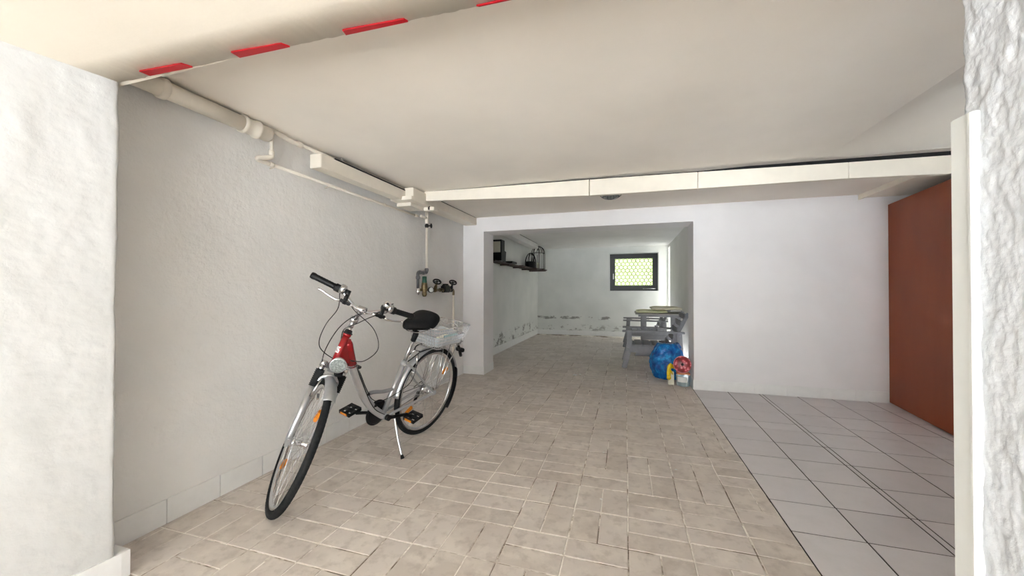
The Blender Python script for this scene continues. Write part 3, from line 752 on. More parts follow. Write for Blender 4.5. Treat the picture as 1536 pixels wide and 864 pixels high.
for z0,z1 in ((.078,.03),(-.078,-.03)): m.tube([(BB.x,-.05,BB.z+z0),(0.0,-.05,WR+z1)],.0035,6)
m.build('chain',M['graypvc'],bike)
m=MB(); 
for i,r in enumerate((.045,.04,.035,.03)): m.lathe([(0,0),(r,0),(r,.002),(0,.002)],(0,-.04-.004*i,WR),(0,-1,0),24)
m.build('sprocket_cassette',M['graypvc'],bike)
m=MB(); m.tube([(0,-.075,WR-.01),(.02,-.08,WR-.05),(.045,-.075,WR-.10)],.012,8)
for p in ((.025,-.066,WR-.055),(.05,-.066,WR-.105)): m.lathe([(0,0),(.02,0),(.02,.008),(0,.008)],p,(0,-1,0),16)
m.tube(crv([(-.01,-.08,WR-.02),(-.06,-.085,WR-.03),(-.04,-.08,WR+.05),(.1,-.06,WR+.03)],6),.003,6); m.build('rear_derailleur',M['black'],bike)
# rear brake (rim arms) + cable loop
m=MB()
for s in (-1,1):
    m.tube([(.225,s*.032,.60),(.225,s*.036,.66),(.222,s*.022,.70)],[.008,.007,.005],8)
m.tube(crv([(.22,-.03,.70),(.20,.0,.72),(.21,.04,.70),(.235,.05,.66)],5),.003,6); m.build('rear_brake',M['chrome'],bike)
# kickstand
m=MB(); m.tube(crv([(.392,.03,.30),(.40,.052,.27),(.425,.135,.145),(.436,.199,.051)],4),[.009]*12+[.0075],10); ks=m.build('kickstand',M['chrome'],bike)
m=MB(); m.tube([(.4350,.194,.062),(.4358,.201,.050),(.4365,.207,.0405)],[.0095,.0125,.014],10); m.build('stand_foot',M['black'],ks)
# fenders
def fender(cx,r,a0,a1,w,front,name):
    m=MB(); n=48; q=9; vs=[];fs=[]
    for layer in (0,1):
        for i in range(n+1):
            a=R(a0+(a1-a0)*i/n)
            for j in range(q):
                b=-1+2*j/(q-1); rr=r-(.016*b*b)-.0016*layer; vs.append((cx+rr*cos(a),b*w/2,WR+rr*sin(a)))
    off=(n+1)*q
    for i in range(n):
        for j in range(q-1):
            k=i*q+j; fs.append((k,k+1,k+q+1,k+q)); fs.append((off+k,off+k+q,off+k+q+1,off+k+1))
        fs.append((i*q,i*q+q,off+i*q+q,off+i*q)); fs.append((i*q+q-1,off+i*q+q-1,off+i*q+2*q-1,i*q+2*q-1))
    for j in range(q-1): fs.append((j,off+j,off+j+1,j+1)); k=n*q+j; fs.append((k,k+1,off+k+1,off+k))
    m.add(vs,fs,True)
    if front: S(m)
    return m.build(name,M['silver'],bike)
fender(0,.376,160,5,.058,False,'rear_fender')
f=fender(0,.380,218,160,.056,False,'rear_fender_flap'); f.data.materials[0]=M['black']; f.name='fender_flap'
fender(WB,.380,150,71,.064,True,'front_fender')
# front fork
for s in (-1,1):
    dx=.0
    base_=Vector((WB,s*.062,WR)); up=axd
    m=MB(); off=Vector((.012*0,0,0))
    m.tube([base_+Vector((-.004,0,-.018)),base_+up*.03,base_+up*.10,base_+up*.30],[.011,.016,.018,.020],14)
    m.box(WB-.016,WB+.016,s*.054,s*.066,WR-.02,WR+.022,.003); S(m).build('fork_leg',M['silver'],bike)
    m=MB(); pr=[]
    for i in range(19): pr.append((.0215 if i%2 else .0255,.30+i*.0052))
    m.lathe(pr,base_,up,18); S(m).build('fork_boot',M['rubber'],bike)
    m=MB(); m.tube([base_+up*.385,base_+up*.42],[.0155,.0155],14); m.tube([base_+up*.415,base_+up*.447],[.019,.017],14); S(m).build('fork_cap',M['alu'],bike)
m=MB(); cz=base_=Vector((WB,0,WR))+axd*.425
pc=axis_pt(.728)
m.tube(crv([Vector((WB,-.064,WR))+axd*.43,cz.lerp(pc,.8)+Vector((0,-.03,.0)),pc+Vector((0,0,-.0)),cz.lerp(pc,.8)+Vector((0,.03,0)),Vector((WB,.064,WR))+axd*.43],5),.017,12)
m.tube([axis_pt(.70),axis_pt(.735)],.020,14)
ap=[]
for k in range(13):
    a=PI*k/12; ap.append(Vector((WB-.002,0,WR))+axd*(.29+.10*sin(a))+Vector((.0,-.062*cos(a),0))+Vector((.03*sin(a),0,0)))
m.tube(ap,.010,10); S(m).build('fork_crown',M['silver'],bike)
# front brakes
for s in (-1,1):
    b0=Vector((WB,s*.055,WR))+axd*.26+Vector((.03,0,0))
    m=MB(); m.tube([b0,b0+axd*.05+Vector((.012,-s*.004,0)),b0+axd*.11+Vector((.01,-s*.014,0))],[.009,.008,.005],8); m.box(b0.x-.03,b0.x+.02,b0.y-s*.035-.006,b0.y-s*.035+.006,b0.z+.0,b0.z+.012,.003); S(m).build('front_brake',M['alu'],bike)
# headlight
lp=Vector((1.02,.002,.795)); ld=Vector((1,-.12,.05)).normalized()
m=MB(); m.lathe([(0,-.050),(.02,-.048),(.036,-.03),(.042,-.004),(.0445,.0),(.0445,.006),(.0405,.007)],lp,ld,28); m.tube([lp-ld*.03+Vector((0,0,-.03)),lp-ld*.06+Vector((-.02,0,-.03)),pc],[.008,.008,.008],8); hl=S(m).build('headlight',M['silver'],bike)
m=MB(); m.lathe([(.0410,.0052),(.036,.0085),(.030,.0075),(.022,.010),(.014,.0085),(.006,.0105),(0,.0105)],lp,ld,28); S(m).build('headlight_lens',M['lens'],hl)
m=MB(); q=lp-ld*.02+Vector((0,.03,-.052)); m.box(q.x-.025,q.x+.03,q.y-.028,q.y+.014,q.z-.012,q.z+.012,.005); S(m).build('light_bracket',M['black'],hl)
# stem + bar
m=MB(); sp=[axis_pt(.92),axis_pt(.965),Vector((.802,0,1.0)),Vector((.806,0,1.03)),Vector((.797,0,1.072))]
m.tube([sp[0],sp[1]],.0125,14); m.tube([axis_pt(.955),Vector((.812,0,1.0))],[.0155,.0150],14)
m.tube([(.812,-.022,1.0),(.812,.022,1.0)],.020,18); m.tube([(.872,-.024,1.093),(.872,.024,1.093)],.0215,18); m.tube([(.890,-.018,1.090),(.905,-.018,1.088)],.005,8); m.tube([(.890,.018,1.090),(.905,.018,1.088)],.005,8)
m.tube([(.812,0,1.0),(.872,0,1.093)],.014,12)
S(m).build('stem',M['alu'],bike)
BR=ST.copy()
def SB(m): return m.xf(BR)
bp=crv([(.796,-.315,1.1516),(.834,-.185,1.1516),(.848,-.138,1.146),(.864,-.090,1.118),(.872,-.045,1.095),(.872,0,1.093),(.872,.045,1.095),(.864,.090,1.118),(.848,.138,1.146),(.834,.185,1.1516),(.796,.315,1.1516)],8)
SB(MB().tube(bp,.0115,14)).build('handlebar',M['chrome'],bike)
hb_=D.objects['handlebar']
for s in (-1,1):
    a=Vector((.794,s*.322,1.1516)); b=Vector((.834,s*.186,1.1516)); d=(a-b).normalized()
    pr=[(.016,0),(.018,.002)]
    for i in range(14): pr.append((.0165 if i%2 else .0178,.006+i*.0078))
    pr+=[(.019,.118),(.0195,.128),(.017,.138),(0,.139)]
    m=MB(); m.lathe(pr,b,d,18); m.lathe([(.019,-.035),(.023,-.033),(.0235,-.004),(.018,0)],b,d,18); SB(m).build('grip',M['black'],bike)
    m=MB(); c=b-d*.045; m.lathe([(.014,-.016),(.027,-.014),(.029,-.0),(.027,.014),(.014,.016)],c+Vector((.004,0,.008)),d,18); m.ball(c+Vector((.008,0,.02)),(.022,.02,.012),14,8); SB(m).build('gear_shifter',M['alu'],bike)
    m=MB(); m.tube([c-d*.02,c-d*.045],.018,14); e=c-d*.035+Vector((.032,0,-.046)); m.tube([c-d*.035,e],[.013,.012],10); m.bar(e+d*.03,e-d*.035,.02,.018,bev=.004); m.box(e.x-.012,e.x+.012,e.y-.012,e.y+.012,e.z-.012,e.z+.012,.003); SB(m).build('brake_clamp',M['black'],bike)
    m=MB(); m.tube(crv([e+d*.02,e+d*.045+Vector((.012,0,-.006)),e+d*.09+Vector((.01,0,-.004)),e+d*.135+Vector((.002,0,.002)),e+d*.15+Vector((.0,0,.002))],5),[.006]*8+[.0052]*13,8,ell=(1.3,.8)); m.ball(e+d*.152+Vector((0,0,.002)),.0075,10,6); SB(m).build('brake_lever',M['chrome'],bike)
    m=MB(); m.tube([e-d*.03,e-d*.05],.0055,8); SB(m).build('cable_adjuster',M['chrome'],bike)
# bell on left bar
m=MB(); bc=Vector((.862,.118,1.178)); bn=Vector((.80,-.25,.5)).normalized(); m.lathe([(.024,-.008),(.026,-.002),(.023,.009),(.013,.017),(0,.02)],bc,bn,22); bl=SB(m).build('bell',M['chrome'],bike)
m=MB(); m.lathe([(0,.0195),(.009,.0185),(.008,.022),(0,.023)],bc,bn,16); m.lathe([(.024,-.008),(.014,-.018),(0,-.019)],bc,bn,18); m.tube([bc-bn*.015,(.852,.128,1.142)],.008,8); m.tube([bc-bn*.012,bc+Vector((0,.03,.02))],.003,6); SB(m).build('bell_base',M['black'],bl)
# cables
def wpt(p):
    p=Vector(p)
    return ST@p
def cab(pts,r=.0026): MB().tube(crv(pts,8),r,6).build('cable',M['black'],bike)
cR=Vector((.830,-.197,1.1516)); dR=Vector((-.277,-.961,0)); eR=cR-dR*.08+Vector((.032,0,-.046)); cL=Vector((.830,.197,1.1516)); dL=Vector((-.277,.961,0)); eL=cL-dL*.08+Vector((.032,0,-.046))
cab([wpt(eR-dR*.05),wpt((.885,-.03,1.075)),wpt((.93,.10,1.03)),wpt((.965,.17,.94)),wpt((.94,.14,.83)),(.84,.05,.765),(.79,.028,.74)])
cab([wpt(cR-dR*.05+Vector((.0,0,-.02))),wpt((.90,-.125,1.06)),wpt((.93,-.145,.96)),wpt((.95,-.135,.86)),wpt((.93,-.08,.80)),(.85,.0,.73)])
cab([wpt(eL-dL*.05),wpt((.88,.06,1.10)),wpt((.885,-.02,1.05)),wpt((.90,-.07,.95)),wpt((.95,-.085,.82)),wpt((.99,-.06,.72))])
cab([wpt(cL-dL*.05+Vector((.0,0,-.02))),wpt((.86,.07,1.07)),wpt((.86,.015,1.0)),wpt((.85,-.03,.94)),(.86,-.03,.88),(.845,-.034,.80)])
cab([(.79,.030,.74),(.745,.033,.65),(.695,.034,.56),(.635,.033,.455),(.565,.033,.368),(.47,.03,.305)],.003)
cab([(.845,-.034,.80),(.76,.020,.70),(.685,.034,.56),(.61,.036,.455),(.50,.036,.425),(.30,.06,.50),(.22,.04,.62)],.0026)
for z,x in ((.70,.735),(.50,.635),(.40,.56)):
    m=MB(); m.box(x+.0,x+.03,-.02,.034,z-.01,z+.006,.003); m.build('cable_clip',M['black'],bike)
# lock / dynamo-ish wiring bundle at seat tube
# rear rack, basket
m=MB()
for s in (-1,1):
    m.tube(crv([(.19,s*.03,.712),(.12,s*.06,.734),(-.10,s*.065,.736),(-.30,s*.06,.734),(-.315,s*.03,.734)],5),.005,8)
for x in (.1,-.02,-.14,-.26): m.tube([(x,-.065,.736),(x,.065,.736)],.004,6)
m.tube([(.19,-.03,.712),(.19,.03,.712)],.005,8); m.tube([(-.315,-.03,.734),(-.315,.03,.734)],.005,8)
for s in (-1,1): m.tube([(.19,s*.03,.712),(.305,s*.02,.655)],.004,8)
rk=m.build('rear_rack',M['black'],bike)
for s in (-1,1):
    for x,zz in ((-.04,.733),(-.13,.733),(-.23,.733)):
        m=MB(); m.tube([(-.005+x*.12,s*.074,WR+.03),(x,s*.067,zz)],.0035,8); m.build('rack_stay',M['chrome'],rk)
bk_=None
TX0,TX1,TY=-.268,.185,.155; BX0,BX1,BY=-.225,.130,.128; ZT,ZB=.907,.742
def rr(x0,x1,y,z,r=.035,n=6):
    out=[]
    for cx_,cy_,a0 in ((x1-r,y-r,0),(x0+r,y-r,90),(x0+r,-y+r,180),(x1-r,-y+r,270)):
        for k in range(n+1): a=R(a0+90*k/n); out.append((cx_+r*cos(a),cy_+r*sin(a),z))
    return out
m=MB(); m.tube(rr(TX0,TX1,TY,ZT),.0042,8,closed=True); bk_=m.build('basket',M['chrome'],bike); bk_['label']='chrome wire luggage basket'
lev=6
for i in range(1,lev+1):
    t_=i/lev; m=MB(); m.tube(rr(TX0+(BX0-TX0)*t_,TX1+(BX1-TX1)*t_,TY+(BY-TY)*t_,ZT+(ZB-ZT)*t_),.0014,5,closed=True); m.build('basket_wire',M['chrome'],bk_)
nx=14
for i in range(nx+1):
    t_=i/nx; xt=TX0+.03+(TX1-TX0-.06)*t_; xb=BX0+.02+(BX1-BX0-.04)*t_
    m=MB(); m.tube([(xt,-TY,ZT),(xb,-BY,ZB),(xb,BY,ZB),(xt,TY,ZT)],.0013,5,False); m.build('basket_wire',M['chrome'],bk_)
ny=9
for i in range(ny+1):
    t_=i/ny; yt=-TY+.03+(2*TY-.06)*t_; yb=-BY+.02+(2*BY-.04)*t_
    m=MB(); m.tube([(TX0,yt,ZT),(BX0,yb,ZB),(BX1,yb,ZB),(TX1,yt,ZT)],.0013,5,False); m.build('basket_wire',M['chrome'],bk_)
m=MB(); 
m.tube(crv([(-.15,-.10,ZT),(-.13,-.06,ZT+.0),(-.12,.0,ZT-.01),(-.15,.04,ZT-.0),(-.20,.06,ZT-.03),(-.2,.06,ZB+.03)],6),.003,6); m.build('basket_handle',M['chrome'],bk_)
# tail light
m=MB(); m.box(-.40,-.37,-.04,.04,.62,.655,.006); m.tube([(-.31,0,.73),(-.375,0,.64)],.012,8); m.box(-.345,-.315,-.03,.03,.70,.742,.006); m.tube([(-.385,.0,.62),(-.41,.0,.575)],.014,8); m.build('tail_light',M['black'],bike)
# clear plastic bag in the basket
bag=thing('plastic_bag','clear plastic bag with papers lying in the bicycle basket','bag',(0,0,0))
BM=Matrix.Translation(bike.location)@RB
bag.matrix_world=BM@Matrix.Translation((0,0,.746))
m=MB(); lv=14; ring0=rr(0,1,0,0); vs=[];fs=[]
for jj in range(lv+1):
    t_=jj/lv; h=.085*t_; k_=(.004+h)/(ZT-ZB)
    x0_=BX0+(TX0-BX0)*k_+.008; x1_=BX1+(TX1-BX1)*k_-.008; y_=BY+(TY-BY)*k_-.008
    if jj==0: x0_+=.02;x1_-=.02;y_-=.02
    rg=rr(x0_,x1_,y_,0,.045,7); nR=len(rg)
    per=[]
    for ii in range(nR):
        p=Vector(rg[ii]); c0=Vector(((x0_+x1_)/2,0,0)); d_=(p-c0).normalized()
        w_=.004*noise.noise(Vector((p.x*40,p.y*40,h*60))); per.append((p.x+d_.x*w_,p.y+d_.y*w_,.004+h+(.014*noise.noise(Vector((p.x*16,p.y*16,4))) if t_>.6 else 0)))
    vs+=per
nR=len(rr(0,1,.3,0,.045,7))
for jj in range(lv):
    for ii in range(nR): fs.append((jj*nR+ii,jj*nR+(ii+1)%nR,(jj+1)*nR+(ii+1)%nR,(jj+1)*nR+ii))
fs.append(tuple(reversed(range(nR))))
m.add(vs,fs,True); m.build('bag_film',M['film'],bag)
m=MB(); m.bar((-.17,.03,.05),(-.02,.05,.045),.10,.012,bev=.003); m.build('paper_packet',M['carton'],bag)
m=MB(); m.tube(crv([(-.19,.07,.075),(-.14,.095,.085),(-.07,.09,.08),(-.02,.07,.07)],5),.009,8); m.build('bag_roll',painted('teal_print',srgb(120,165,175),.4),bag)

# ------------------------------------------------------------------ garden furniture in the rear room
def slat(m,a,b,w,h,up=(0,0,1)): m.bar(a,b,w,h,up,bev=.004)
def armchair(name,label,y0,y1,mat):
    """lounge armchair facing -X; side frames at y0 and y1"""
    t=thing(name,label,'chair',(.4,(y0+y1)/2,0),None); L=Vector(t.location)
    def P(m,n,mt=mat): m.xf(Matrix.Translation(-L)); return m.build(n,mt,t)
    for y in (y0,y1):
        m=MB(); m.bar((-.045,y,.555),(.815,y,.548),.075,.028,bev=.004); P(m,'armrest')
        m=MB(); m.bar((-.020,y,.0),(.045,y,.26),.035,.075,(1,0,0),.004); m.bar((.045,y,.26),(.06,y,.545),.035,.072,(1,0,0),.004); P(m,'leg')
        m=MB(); m.bar((.775,y,.0),(.745,y,.545),.035,.07,(1,0,0),.004); P(m,'leg')
        m=MB(); m.bar((.03,y+ (.036 if y==y0 else -.036),.285),(.80,y+(.036 if y==y0 else -.036),.285),.03,.10,bev=.004); P(m,'side_rail')
        m=MB(); m.bar((.60,y+(.06 if y==y0 else -.06),.28),(.875,y+(.06 if y==y0 else -.06),.83),.03,.05,(1,0,0),.004); P(m,'back_support')
    for k in range(5):
        x=.06+.125*k; m=MB(); m.bar((x,y0+.03,.345),(x,y1-.03,.345),.10,.018,bev=.003); P(m,'seat_slat')
    for k in range(5):
        s=.15+.19*k; x=.60+.275*s-.02; z=.28+.55*s; m=MB(); m.bar((x,y0+.03,z),(x,y1-.03,z),.018,.085,bev=.003); P(m,'back_slat')
    m=MB()
    for y in (y0,y1):
        sy=-.019 if y==y0 else .019
        for x,z in ((.748,.51),(.045,.30)): m.ball((x,y+sy,z),.009,8,6)
    P(m,'bolt',M['chrome'])
    return t
armchair('garden_armchair','grey wooden garden armchair nearest the doorway, behind the blue bag',5.88,6.55,M['wood_gray'])
armchair('garden_armchair','grey wooden garden armchair at the far side of the stacked table, under the window',8.05,8.80,M['wood_gray'])
t=thing('garden_table','grey wooden garden table with trestle legs between the two armchairs','table',(.6,7.4,0)); L=Vector(t.location)
for k in range(6):
    y=7.00+.14*k; m=MB(); m.bar((.17 if k<1 else .17,y,.752),(1.0,y,.752),.132,.022,bev=.003); pt(m,'table_slat',M['tabletop'],t)
m=MB()
for y in (7.05,7.66): m.bar((.22,y,.722),(.98,y,.722),.03,.05,bev=.003)
pt(m,'table_apron',M['wood_gray'],t)
for x in (.32,.86):
    for y in (7.08,7.64): m=MB(); m.bar((x,y,.085),(x,y,.70),.045,.075,(1,0,0),.004); pt(m,'leg',M['wood_gray'],t)
for y in (7.08,7.64):
    m=MB(); m.prism([(.16,0),(.20,.09),(.93,.09),(.97,0)],y-.03,y+.03); pt(m,'foot_rail',M['wood_gray'],t)
    m=MB(); m.bar((.32,y,.33),(.86,y,.33),.03,.08,bev=.004); pt(m,'cross_rail',M['wood_gray'],t)
def cushion(name,label,x0,x1,y0,y1,z0,z1,mat):
    m=MB(); n,q=20,14; vs=[];fs=[]
    for side in (0,1):
        for i in range(n+1):
            for j in range(q+1):
                u,v=i/n,j/q; e=min(1,min(u,1-u)*7)**.5*min(1,min(v,1-v)*7)**.5
                h=(z1-z0)/2*(.35+.65*e)+.004*noise.noise(Vector((u*6,v*6,side)))*e
                zz=(z0+z1)/2+(h if side else -(z1-z0)/2*(.35+.65*e)); vs.append((x0+(x1-x0)*u,y0+(y1-y0)*v,zz))
    off=(n+1)*(q+1)
    for i in range(n):
        for j in range(q):
            k=i*(q+1)+j; fs.append((k,k+1,k+q+2,k+q+1)); fs.append((off+k,off+k+q+1,off+k+q+2,off+k+1))
    for i in range(n):
        k=i*(q+1); fs.append((k,k+q+1,off+k+q+1,off+k)); k+=q; fs.append((k,off+k,off+k+q+1,k+q+1))
    for j in range(q):
        fs.append((j,off+j,off+j+1,j+1)); k=n*(q+1)+j; fs.append((k,k+1,off+k+1,off+k))
    m.add(vs,fs,True); m.box((x0+x1)/2-.1,(x0+x1)/2+.1,y0-.004,y0+.004,(z0+z1)/2-.003,(z0+z1)/2+.003)
    o=tag(m.build(name,mat),label,'cushion','seat cushions stacked on the garden table'); return origin(o,((x0+x1)/2,(y0+y1)/2,z0))
cushion('seat_cushion','flat pale green seat cushion lying on the grey garden table',.19,.70,6.98,7.55,.764,.815,M['cushion'])
cushion('seat_cushion','plump beige seat cushion lying on top of the pale green one',.44,.93,6.98,7.6,.818,.876,M['cushion2'])

# blue bag
m=MB(); n,q=72,44; vs=[];fs=[]; c=Vector((.545,5.42,0))
for j in range(q+1):
    t_=j/q; z=.45*t_; pr=(.19+.05*sin(PI*min(1,t_*1.25)))*(1-max(0,t_-.80)**1.4*2.6)
    for i in range(n):
        a=2*PI*i/n; d=Vector((cos(a),sin(a),0)); e=1+.15*noise.noise(Vector((d.x*2.2,d.y*2.2,z*5)))+.09*noise.noise(Vector((d.x*5,d.y*5,z*18)))+.05*abs(noise.noise(Vector((d.x*12,d.y*12,z*30))))
        vs.append(c+Vector((d.x*pr*e*.93,d.y*pr*e*.85,z+.02*noise.noise(Vector((d.x*3,d.y*3,8)))*t_)))
for j in range(q):
    for i in range(n): fs.append((j*n+i,j*n+(i+1)%n,(j+1)*n+(i+1)%n,(j+1)*n+i))
fs+=[tuple(range(n)),tuple(range(q*n,(q+1)*n))]
vs=[Vector((v.x,v.y,max(v.z,.001))) for v in vs]
m.add(vs,fs,True); o=tag(m.build('blue_bag',M['bluebag']),'crumpled shiny blue plastic sack beside the doorway edge','bag'); origin(o,(c.x,c.y,0))
# carton with yellow glove
m=MB(); m.box(.505,.572,4.99,5.05,0,.155,.003); o=tag(m.build('white_carton',M['carton']),'small white carton on the floor under the yellow glove','carton'); origin(o,(.54,5.02,0))
m=MB()
m.tube(crv([(.565,5.015,.215),(.535,4.985,.238),(.512,4.975,.20),(.508,4.972,.12)],6),[.022]*6+[.03]*6+[.025]*7,12,ell=(1,.6))
for k,(x,z) in enumerate(((.490,.075),(.503,.062),(.517,.062),(.530,.075))): m.tube([(.508+.006*(k-1.5),4.970,.125),(x,4.968,z)],[.010,.007],8)
m.tube([(.530,4.975,.18),(.552,4.970,.13)],[.010,.007],8); m.tube(crv([(.56,5.015,.215),(.60,5.0,.205),(.635,4.985,.175)],5),.016,10)
g=tag(m.build('rubber_glove',M['yellow']),'yellow rubber glove draped over the small white carton','glove'); origin(g,(.53,5.02,.155))
# clear tub with label + floral tin
t=thing('plastic_tub','clear plastic tub with white label and green contents by the doorway edge','tub',(.672,4.985,0))
m=MB(); m.lathe([(0,.004),(.070,.004),(.076,.012),(.080,.14),(.083,.165),(.080,.166),(.077,.14),(.072,.02),(0,.018)],(0,0,0),(0,0,1),28); m.v=[(x,y,z*.87) for x,y,z in m.v]; m.build('tub_wall',M['jar'],t)
m=MB(); 
for k in range(9):
    a=R(215+9*k); b=R(224+9*k); m.add([(.0815*cos(a),.0815*sin(a),.055),(.0815*cos(b),.0815*sin(b),.055),(.083*cos(b),.083*sin(b),.118),(.083*cos(a),.083*sin(a),.118)],[(0,1,2,3)],True)
for_l=m.build('tub_label',M['trimwhite'],t)
m=MB()
for k in range(26): m.ball((random.uniform(-.042,.042),random.uniform(-.042,.042),.03+.012*(k%4)),random.uniform(.009,.016),8,6)
m.build('tub_contents',painted('green_brown_contents',srgb(70,84,48),.6,0,.4,40),t)
t=thing('floral_tin','round red floral patterned tin lid leaning on the clear tub','tin',(.660,4.96,.262)); t.rotation_euler=(0,0,0)
m=MB(); m.lathe([(0,-.012),(.094,-.012),(.100,-.008),(.100,.006),(.096,.010),(.09,.006),(0,.004)],(0,0,0),(-.12,-1,.12),40); o=m.build('tin_disc',M['floral'],t)
m=MB(); m.tube([(.0985*cos(a),-.007+.1*0+.0985*sin(a)*.12,.0985*sin(a)) for a in [2*PI*k/40 for k in range(40)]],.0045,8,closed=True); m.build('tin_rim',painted('pink_rim',srgb(205,130,140),.4),t)
m=MB(); m.lathe([(0,0),(.016,0),(.012,.010),(0,.012)],(0,-.006,0),(-.12,-1,.12),16); m.build('tin_center',M['black'],t)
m=MB(); m.box(.60,.745,4.92,5.06,.1450,.1615,.005); o=tag(m.build('orange_lid',painted('orange_lid_plastic',srgb(222,140,84),.5)),'flat orange lid on the clear tub below the floral tin','lid'); origin(o,(.672,4.985,.145))
# debris on the floor near threshold
for i,(x,y,s) in enumerate([(-.66,5.15,.030),(-.60,5.22,.018),(.02,5.30,.014),(.24,5.05,.018),(-.02,5.75,.012),(.33,4.6,.010),(-.15,2.75,.008),(.31,2.62,.008),(-.13,2.13,.008)]):
    m=MB(); m.ball((0,0,s*.3),(s,s*.6,s*.3),7,5)
    for k,v in enumerate(m.v): m.v[k]=tuple(Vector(v)+Vector((1,1,.4))*s*.25*noise.noise(Vector(v)*90))
    o=m.build('plaster_crumb',M['trimwhite']); o.location=(x,y,.0015)
    tag(o,'small white plaster crumb lying loose on the brick floor','crumb','plaster crumbs on the brick floor')

# ------------------------------------------------------------------ shelf in rear room
t=thing('wall_shelf','long reddish brown plank shelf on the rear room left wall','shelf',(XRL,7.6,1.68)); L=Vector(t.location)
for x,ya in ((-2.235,5.6),(-2.142,5.95),(-2.05,7.4),(-1.957,8.2),(-1.885,8.75)):
    m=MB(); m.bar((x,ya,1.672),(x,9.15,1.672),.085 if x<-1.9 else .05,.022,bev=.002); pt(m,'plank',M['shelf'],t)
for y,xe in ((5.9,-2.18),(6.75,-2.10),(7.6,-2.01),(8.3,-1.92),(9.0,-1.86)):
    m=MB(); m.bar((XRL,y,1.648),(xe,y,1.648),.04,.022,bev=.002); pt(m,'bracket',M['shelf'],t)
zs=1.6835
c=casing('pipe_casing','cream boxed casing above the shelf in the rear room',(-2.08,5.3,2.216),(-2.08,8.75,2.224),.16,.11)
gapshade(c,[((-2.12,5.3,2.272),(.112,0,0),.014),((-2.12,8.7,2.280),(.112,0,0),.009)])
for o in c.children:
    if 'gap' not in o.name: o.data.materials[0]=M['wall']
# lantern (silver, cage)
def lantern(x,y,z,sc,label):
    t=thing('lantern',label,'lantern',(x,y,z)); w=.10*sc;h=.42*sc
    m=MB(); m.box(-w*1.15,w*1.15,-w*1.15,w*1.15,0,.03,.004); m.box(-w*1.1,w*1.1,-w*1.1,w*1.1,h-.02,h+.0,.004); m.lathe([(w*1.3,h),(w*.55,h+.07*sc),(w*.3,h+.09*sc),(0,h+.10*sc)],(0,0,0),(0,0,1),4,False); m.build('lantern_body',M['trimwhite'],t)
    for sx in (-1,1):
        for sy in (-1,1): m=MB(); m.box(sx*w-.012,sx*w+.012,sy*w-.012,sy*w+.012,.03,h-.02,.002); m.build('post',M['trimwhite'],t)
    m=MB(); m.tube([(0,.05*sc*cos(a),h+.10*sc+.05*sc*sin(a)) for a in [2*PI*k/16 for k in range(16)]],.004,6,closed=True); m.build('ring',M['black'],t)
    m=MB(); m.lathe([(0,.03),(.04*sc,.03),(.04*sc,.18*sc),(0,.185*sc)],(0,0,0),(0,0,1),16); m.build('candle',M['carton'],t); return t
lan=lantern(-2.05,8.98,zs,.92,'pale square candle lantern inside an arched black wire cage at the far shelf end')
# black dome cage frame in front
t=thing('dome_cage','black wire dome stand with a dark basket on the shelf, before the pale lantern','cage',(-2.12,8.50,zs)); t.scale=(1.12,1.12,1.2)
m=MB()
for a0 in (0,R(45),R(90),R(135)):
    m.tube([(.115*cos(a)*cos(a0),.115*cos(a)*sin(a0)*1.0,.10+.20*max(0,sin(a))) if True else 0 for a in [PI*k/16 for k in range(17)]],.007,6,False)
for k in range(8):
    a=2*PI*k/8; m.tube([(.115*cos(a),.115*sin(a),.01),(.115*cos(a),.115*sin(a),.10)],.006,6,False)
m.build('dome_wire',M['black'],t)
m=MB(); m.lathe([(0,.0),(.10,.0),(.108,.02),(.108,.13),(.10,.135),(0,.12)],(0,0,0),(0,0,1),24); m.build('dark_basket',M['black'],t)
for a0 in (R(20),R(65),R(110),R(155)):
    m=MB(); m.tube([(.165*cos(a0),.15*sin(a0),.004),(.165*cos(a0),.15*sin(a0),.40)]+[(.165*cos(a)*cos(a0),.15*cos(a)*sin(a0),.40+.17*sin(a)) for a in [PI*k/12 for k in range(1,12)]]+[(-.165*cos(a0),-.15*sin(a0),.40),(-.165*cos(a0),-.15*sin(a0),.004)],.0075,6); m.build('cage_wire',M['black'],lan)
for z_ in (.012,.40):
    m=MB(); m.tube([(.165*cos(a),.15*sin(a),z_) for a in [2*PI*k/28 for k in range(28)]],.006,6,closed=True); m.build('cage_ring',M['black'],lan)
# picture frames / boxes near the left end
t=thing('box_frame','black open box frame at the near end of the shelf','box',(-2.14,6.2,zs))
m=MB()
for b in ringbox(-.10,.10,0,.36,.02,-.09,.09): m.box(*b,.002)
m.build('box_sides',M['black'],t)
m=MB(); m.box(-.09,.09,-.07,.07,.02,.14,.004); m.build('dark_block',M['black'],t)
m=MB(); m.box(-.085,.085,-.075,.075,.145,.33,.006); m.build('pale_box',M['carton'],t)
m=MB(); m.bar((0,0,0),(0,.03,.22),.16,.014,(1,0,0),.002)
o=m.build('picture_frame',M['black']); o.location=(-2.16,6.62,zs); o.rotation_euler=(0,0,0); tag(o,'small dark picture frame standing upright on the shelf','picture frame')
m=MB(); m.box(-.08,.08,-.16,.16,0,.04,.004); o=m.build('dark_tray',M['black']); o.location=(-2.13,6.95,zs); tag(o,'low dark tray lying on the shelf beyond the picture frame','tray')

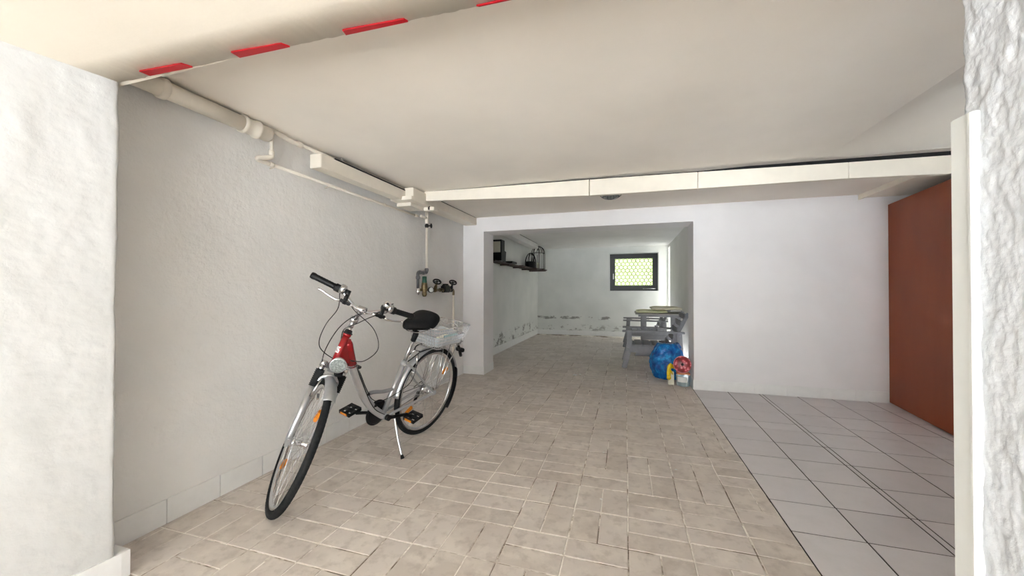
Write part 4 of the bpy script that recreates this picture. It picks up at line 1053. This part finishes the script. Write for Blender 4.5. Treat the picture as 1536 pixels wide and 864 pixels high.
# ------------------------------------------------------------------ camera, light
cam=D.cameras.new('camera'); co=D.objects.new('camera',cam); COL.objects.link(co)
f=561.3
yv=Vector((170,-5,f)).normalized(); xv=Vector((1853,4,-f)); xv=(xv-yv*xv.dot(yv)).normalized()
zv=yv.cross(xv)
if zv.y<0: zv=-zv
rows_=[xv,yv,zv]   # world = rows . cam(right,up,fwd)
mw=Matrix(((xv.x,xv.y,-xv.z,0),(yv.x,yv.y,-yv.z,0),(zv.x,zv.y,-zv.z,1.15),(0,0,0,1)))
co.matrix_world=mw; cam.sensor_width=36; cam.lens=36*f/1536; cam.clip_start=.02
scene.camera=co
w=D.worlds.new('sky'); scene.world=w; w.use_nodes=True; nt=w.node_tree
bg=nt.nodes['Background']; bg.inputs['Strength'].default_value=2.0
tc=nn(nt,'ShaderNodeTexCoord'); sp=nn(nt,'ShaderNodeSeparateXYZ'); nt.links.new(tc.outputs['Generated'],sp.inputs[0])
nt.links.new(ramp(nt,sp.outputs['Z'],[(0,(.93,.97,1.0)),(.35,(.88,.95,1.0)),(1,(.75,.88,1.0))]),bg.inputs['Color'])
su=D.lights.new('sun','SUN'); su.energy=34; su.angle=R(3); su.color=(.87,.94,1.0)
so=D.objects.new('sun',su); COL.objects.link(so); so.rotation_euler=Vector((.22,.82,-.75)).to_track_quat('-Z','Y').to_euler()  # travels towards +X, +Y, down
def portal(name,loc,rot,sx,sy):
    a=D.lights.new(name,'AREA'); a.shape='RECTANGLE'; a.size=sx; a.size_y=sy; a.cycles.is_portal=True
    o=D.objects.new(name,a); COL.objects.link(o); o.location=loc; o.rotation_euler=rot
portal('portal_front',(.35,YF-.02,1.05),(R(90),0,0),5.0,2.3)
portal('portal_window',(.2,YR+.29,1.64),(R(-90),0,0),1.2,1.0)
portal('portal_side',(XRR+.29,(oy0+oy1)/2,1.1),(0,R(90),0),2.2,.7)
vs_=scene.view_settings; vs_.view_transform='Standard'; vs_.look='None'; vs_.gamma=1; vs_.exposure=1.84; vs_.use_curve_mapping=False
scene.cycles.max_bounces=10; scene.cycles.diffuse_bounces=8
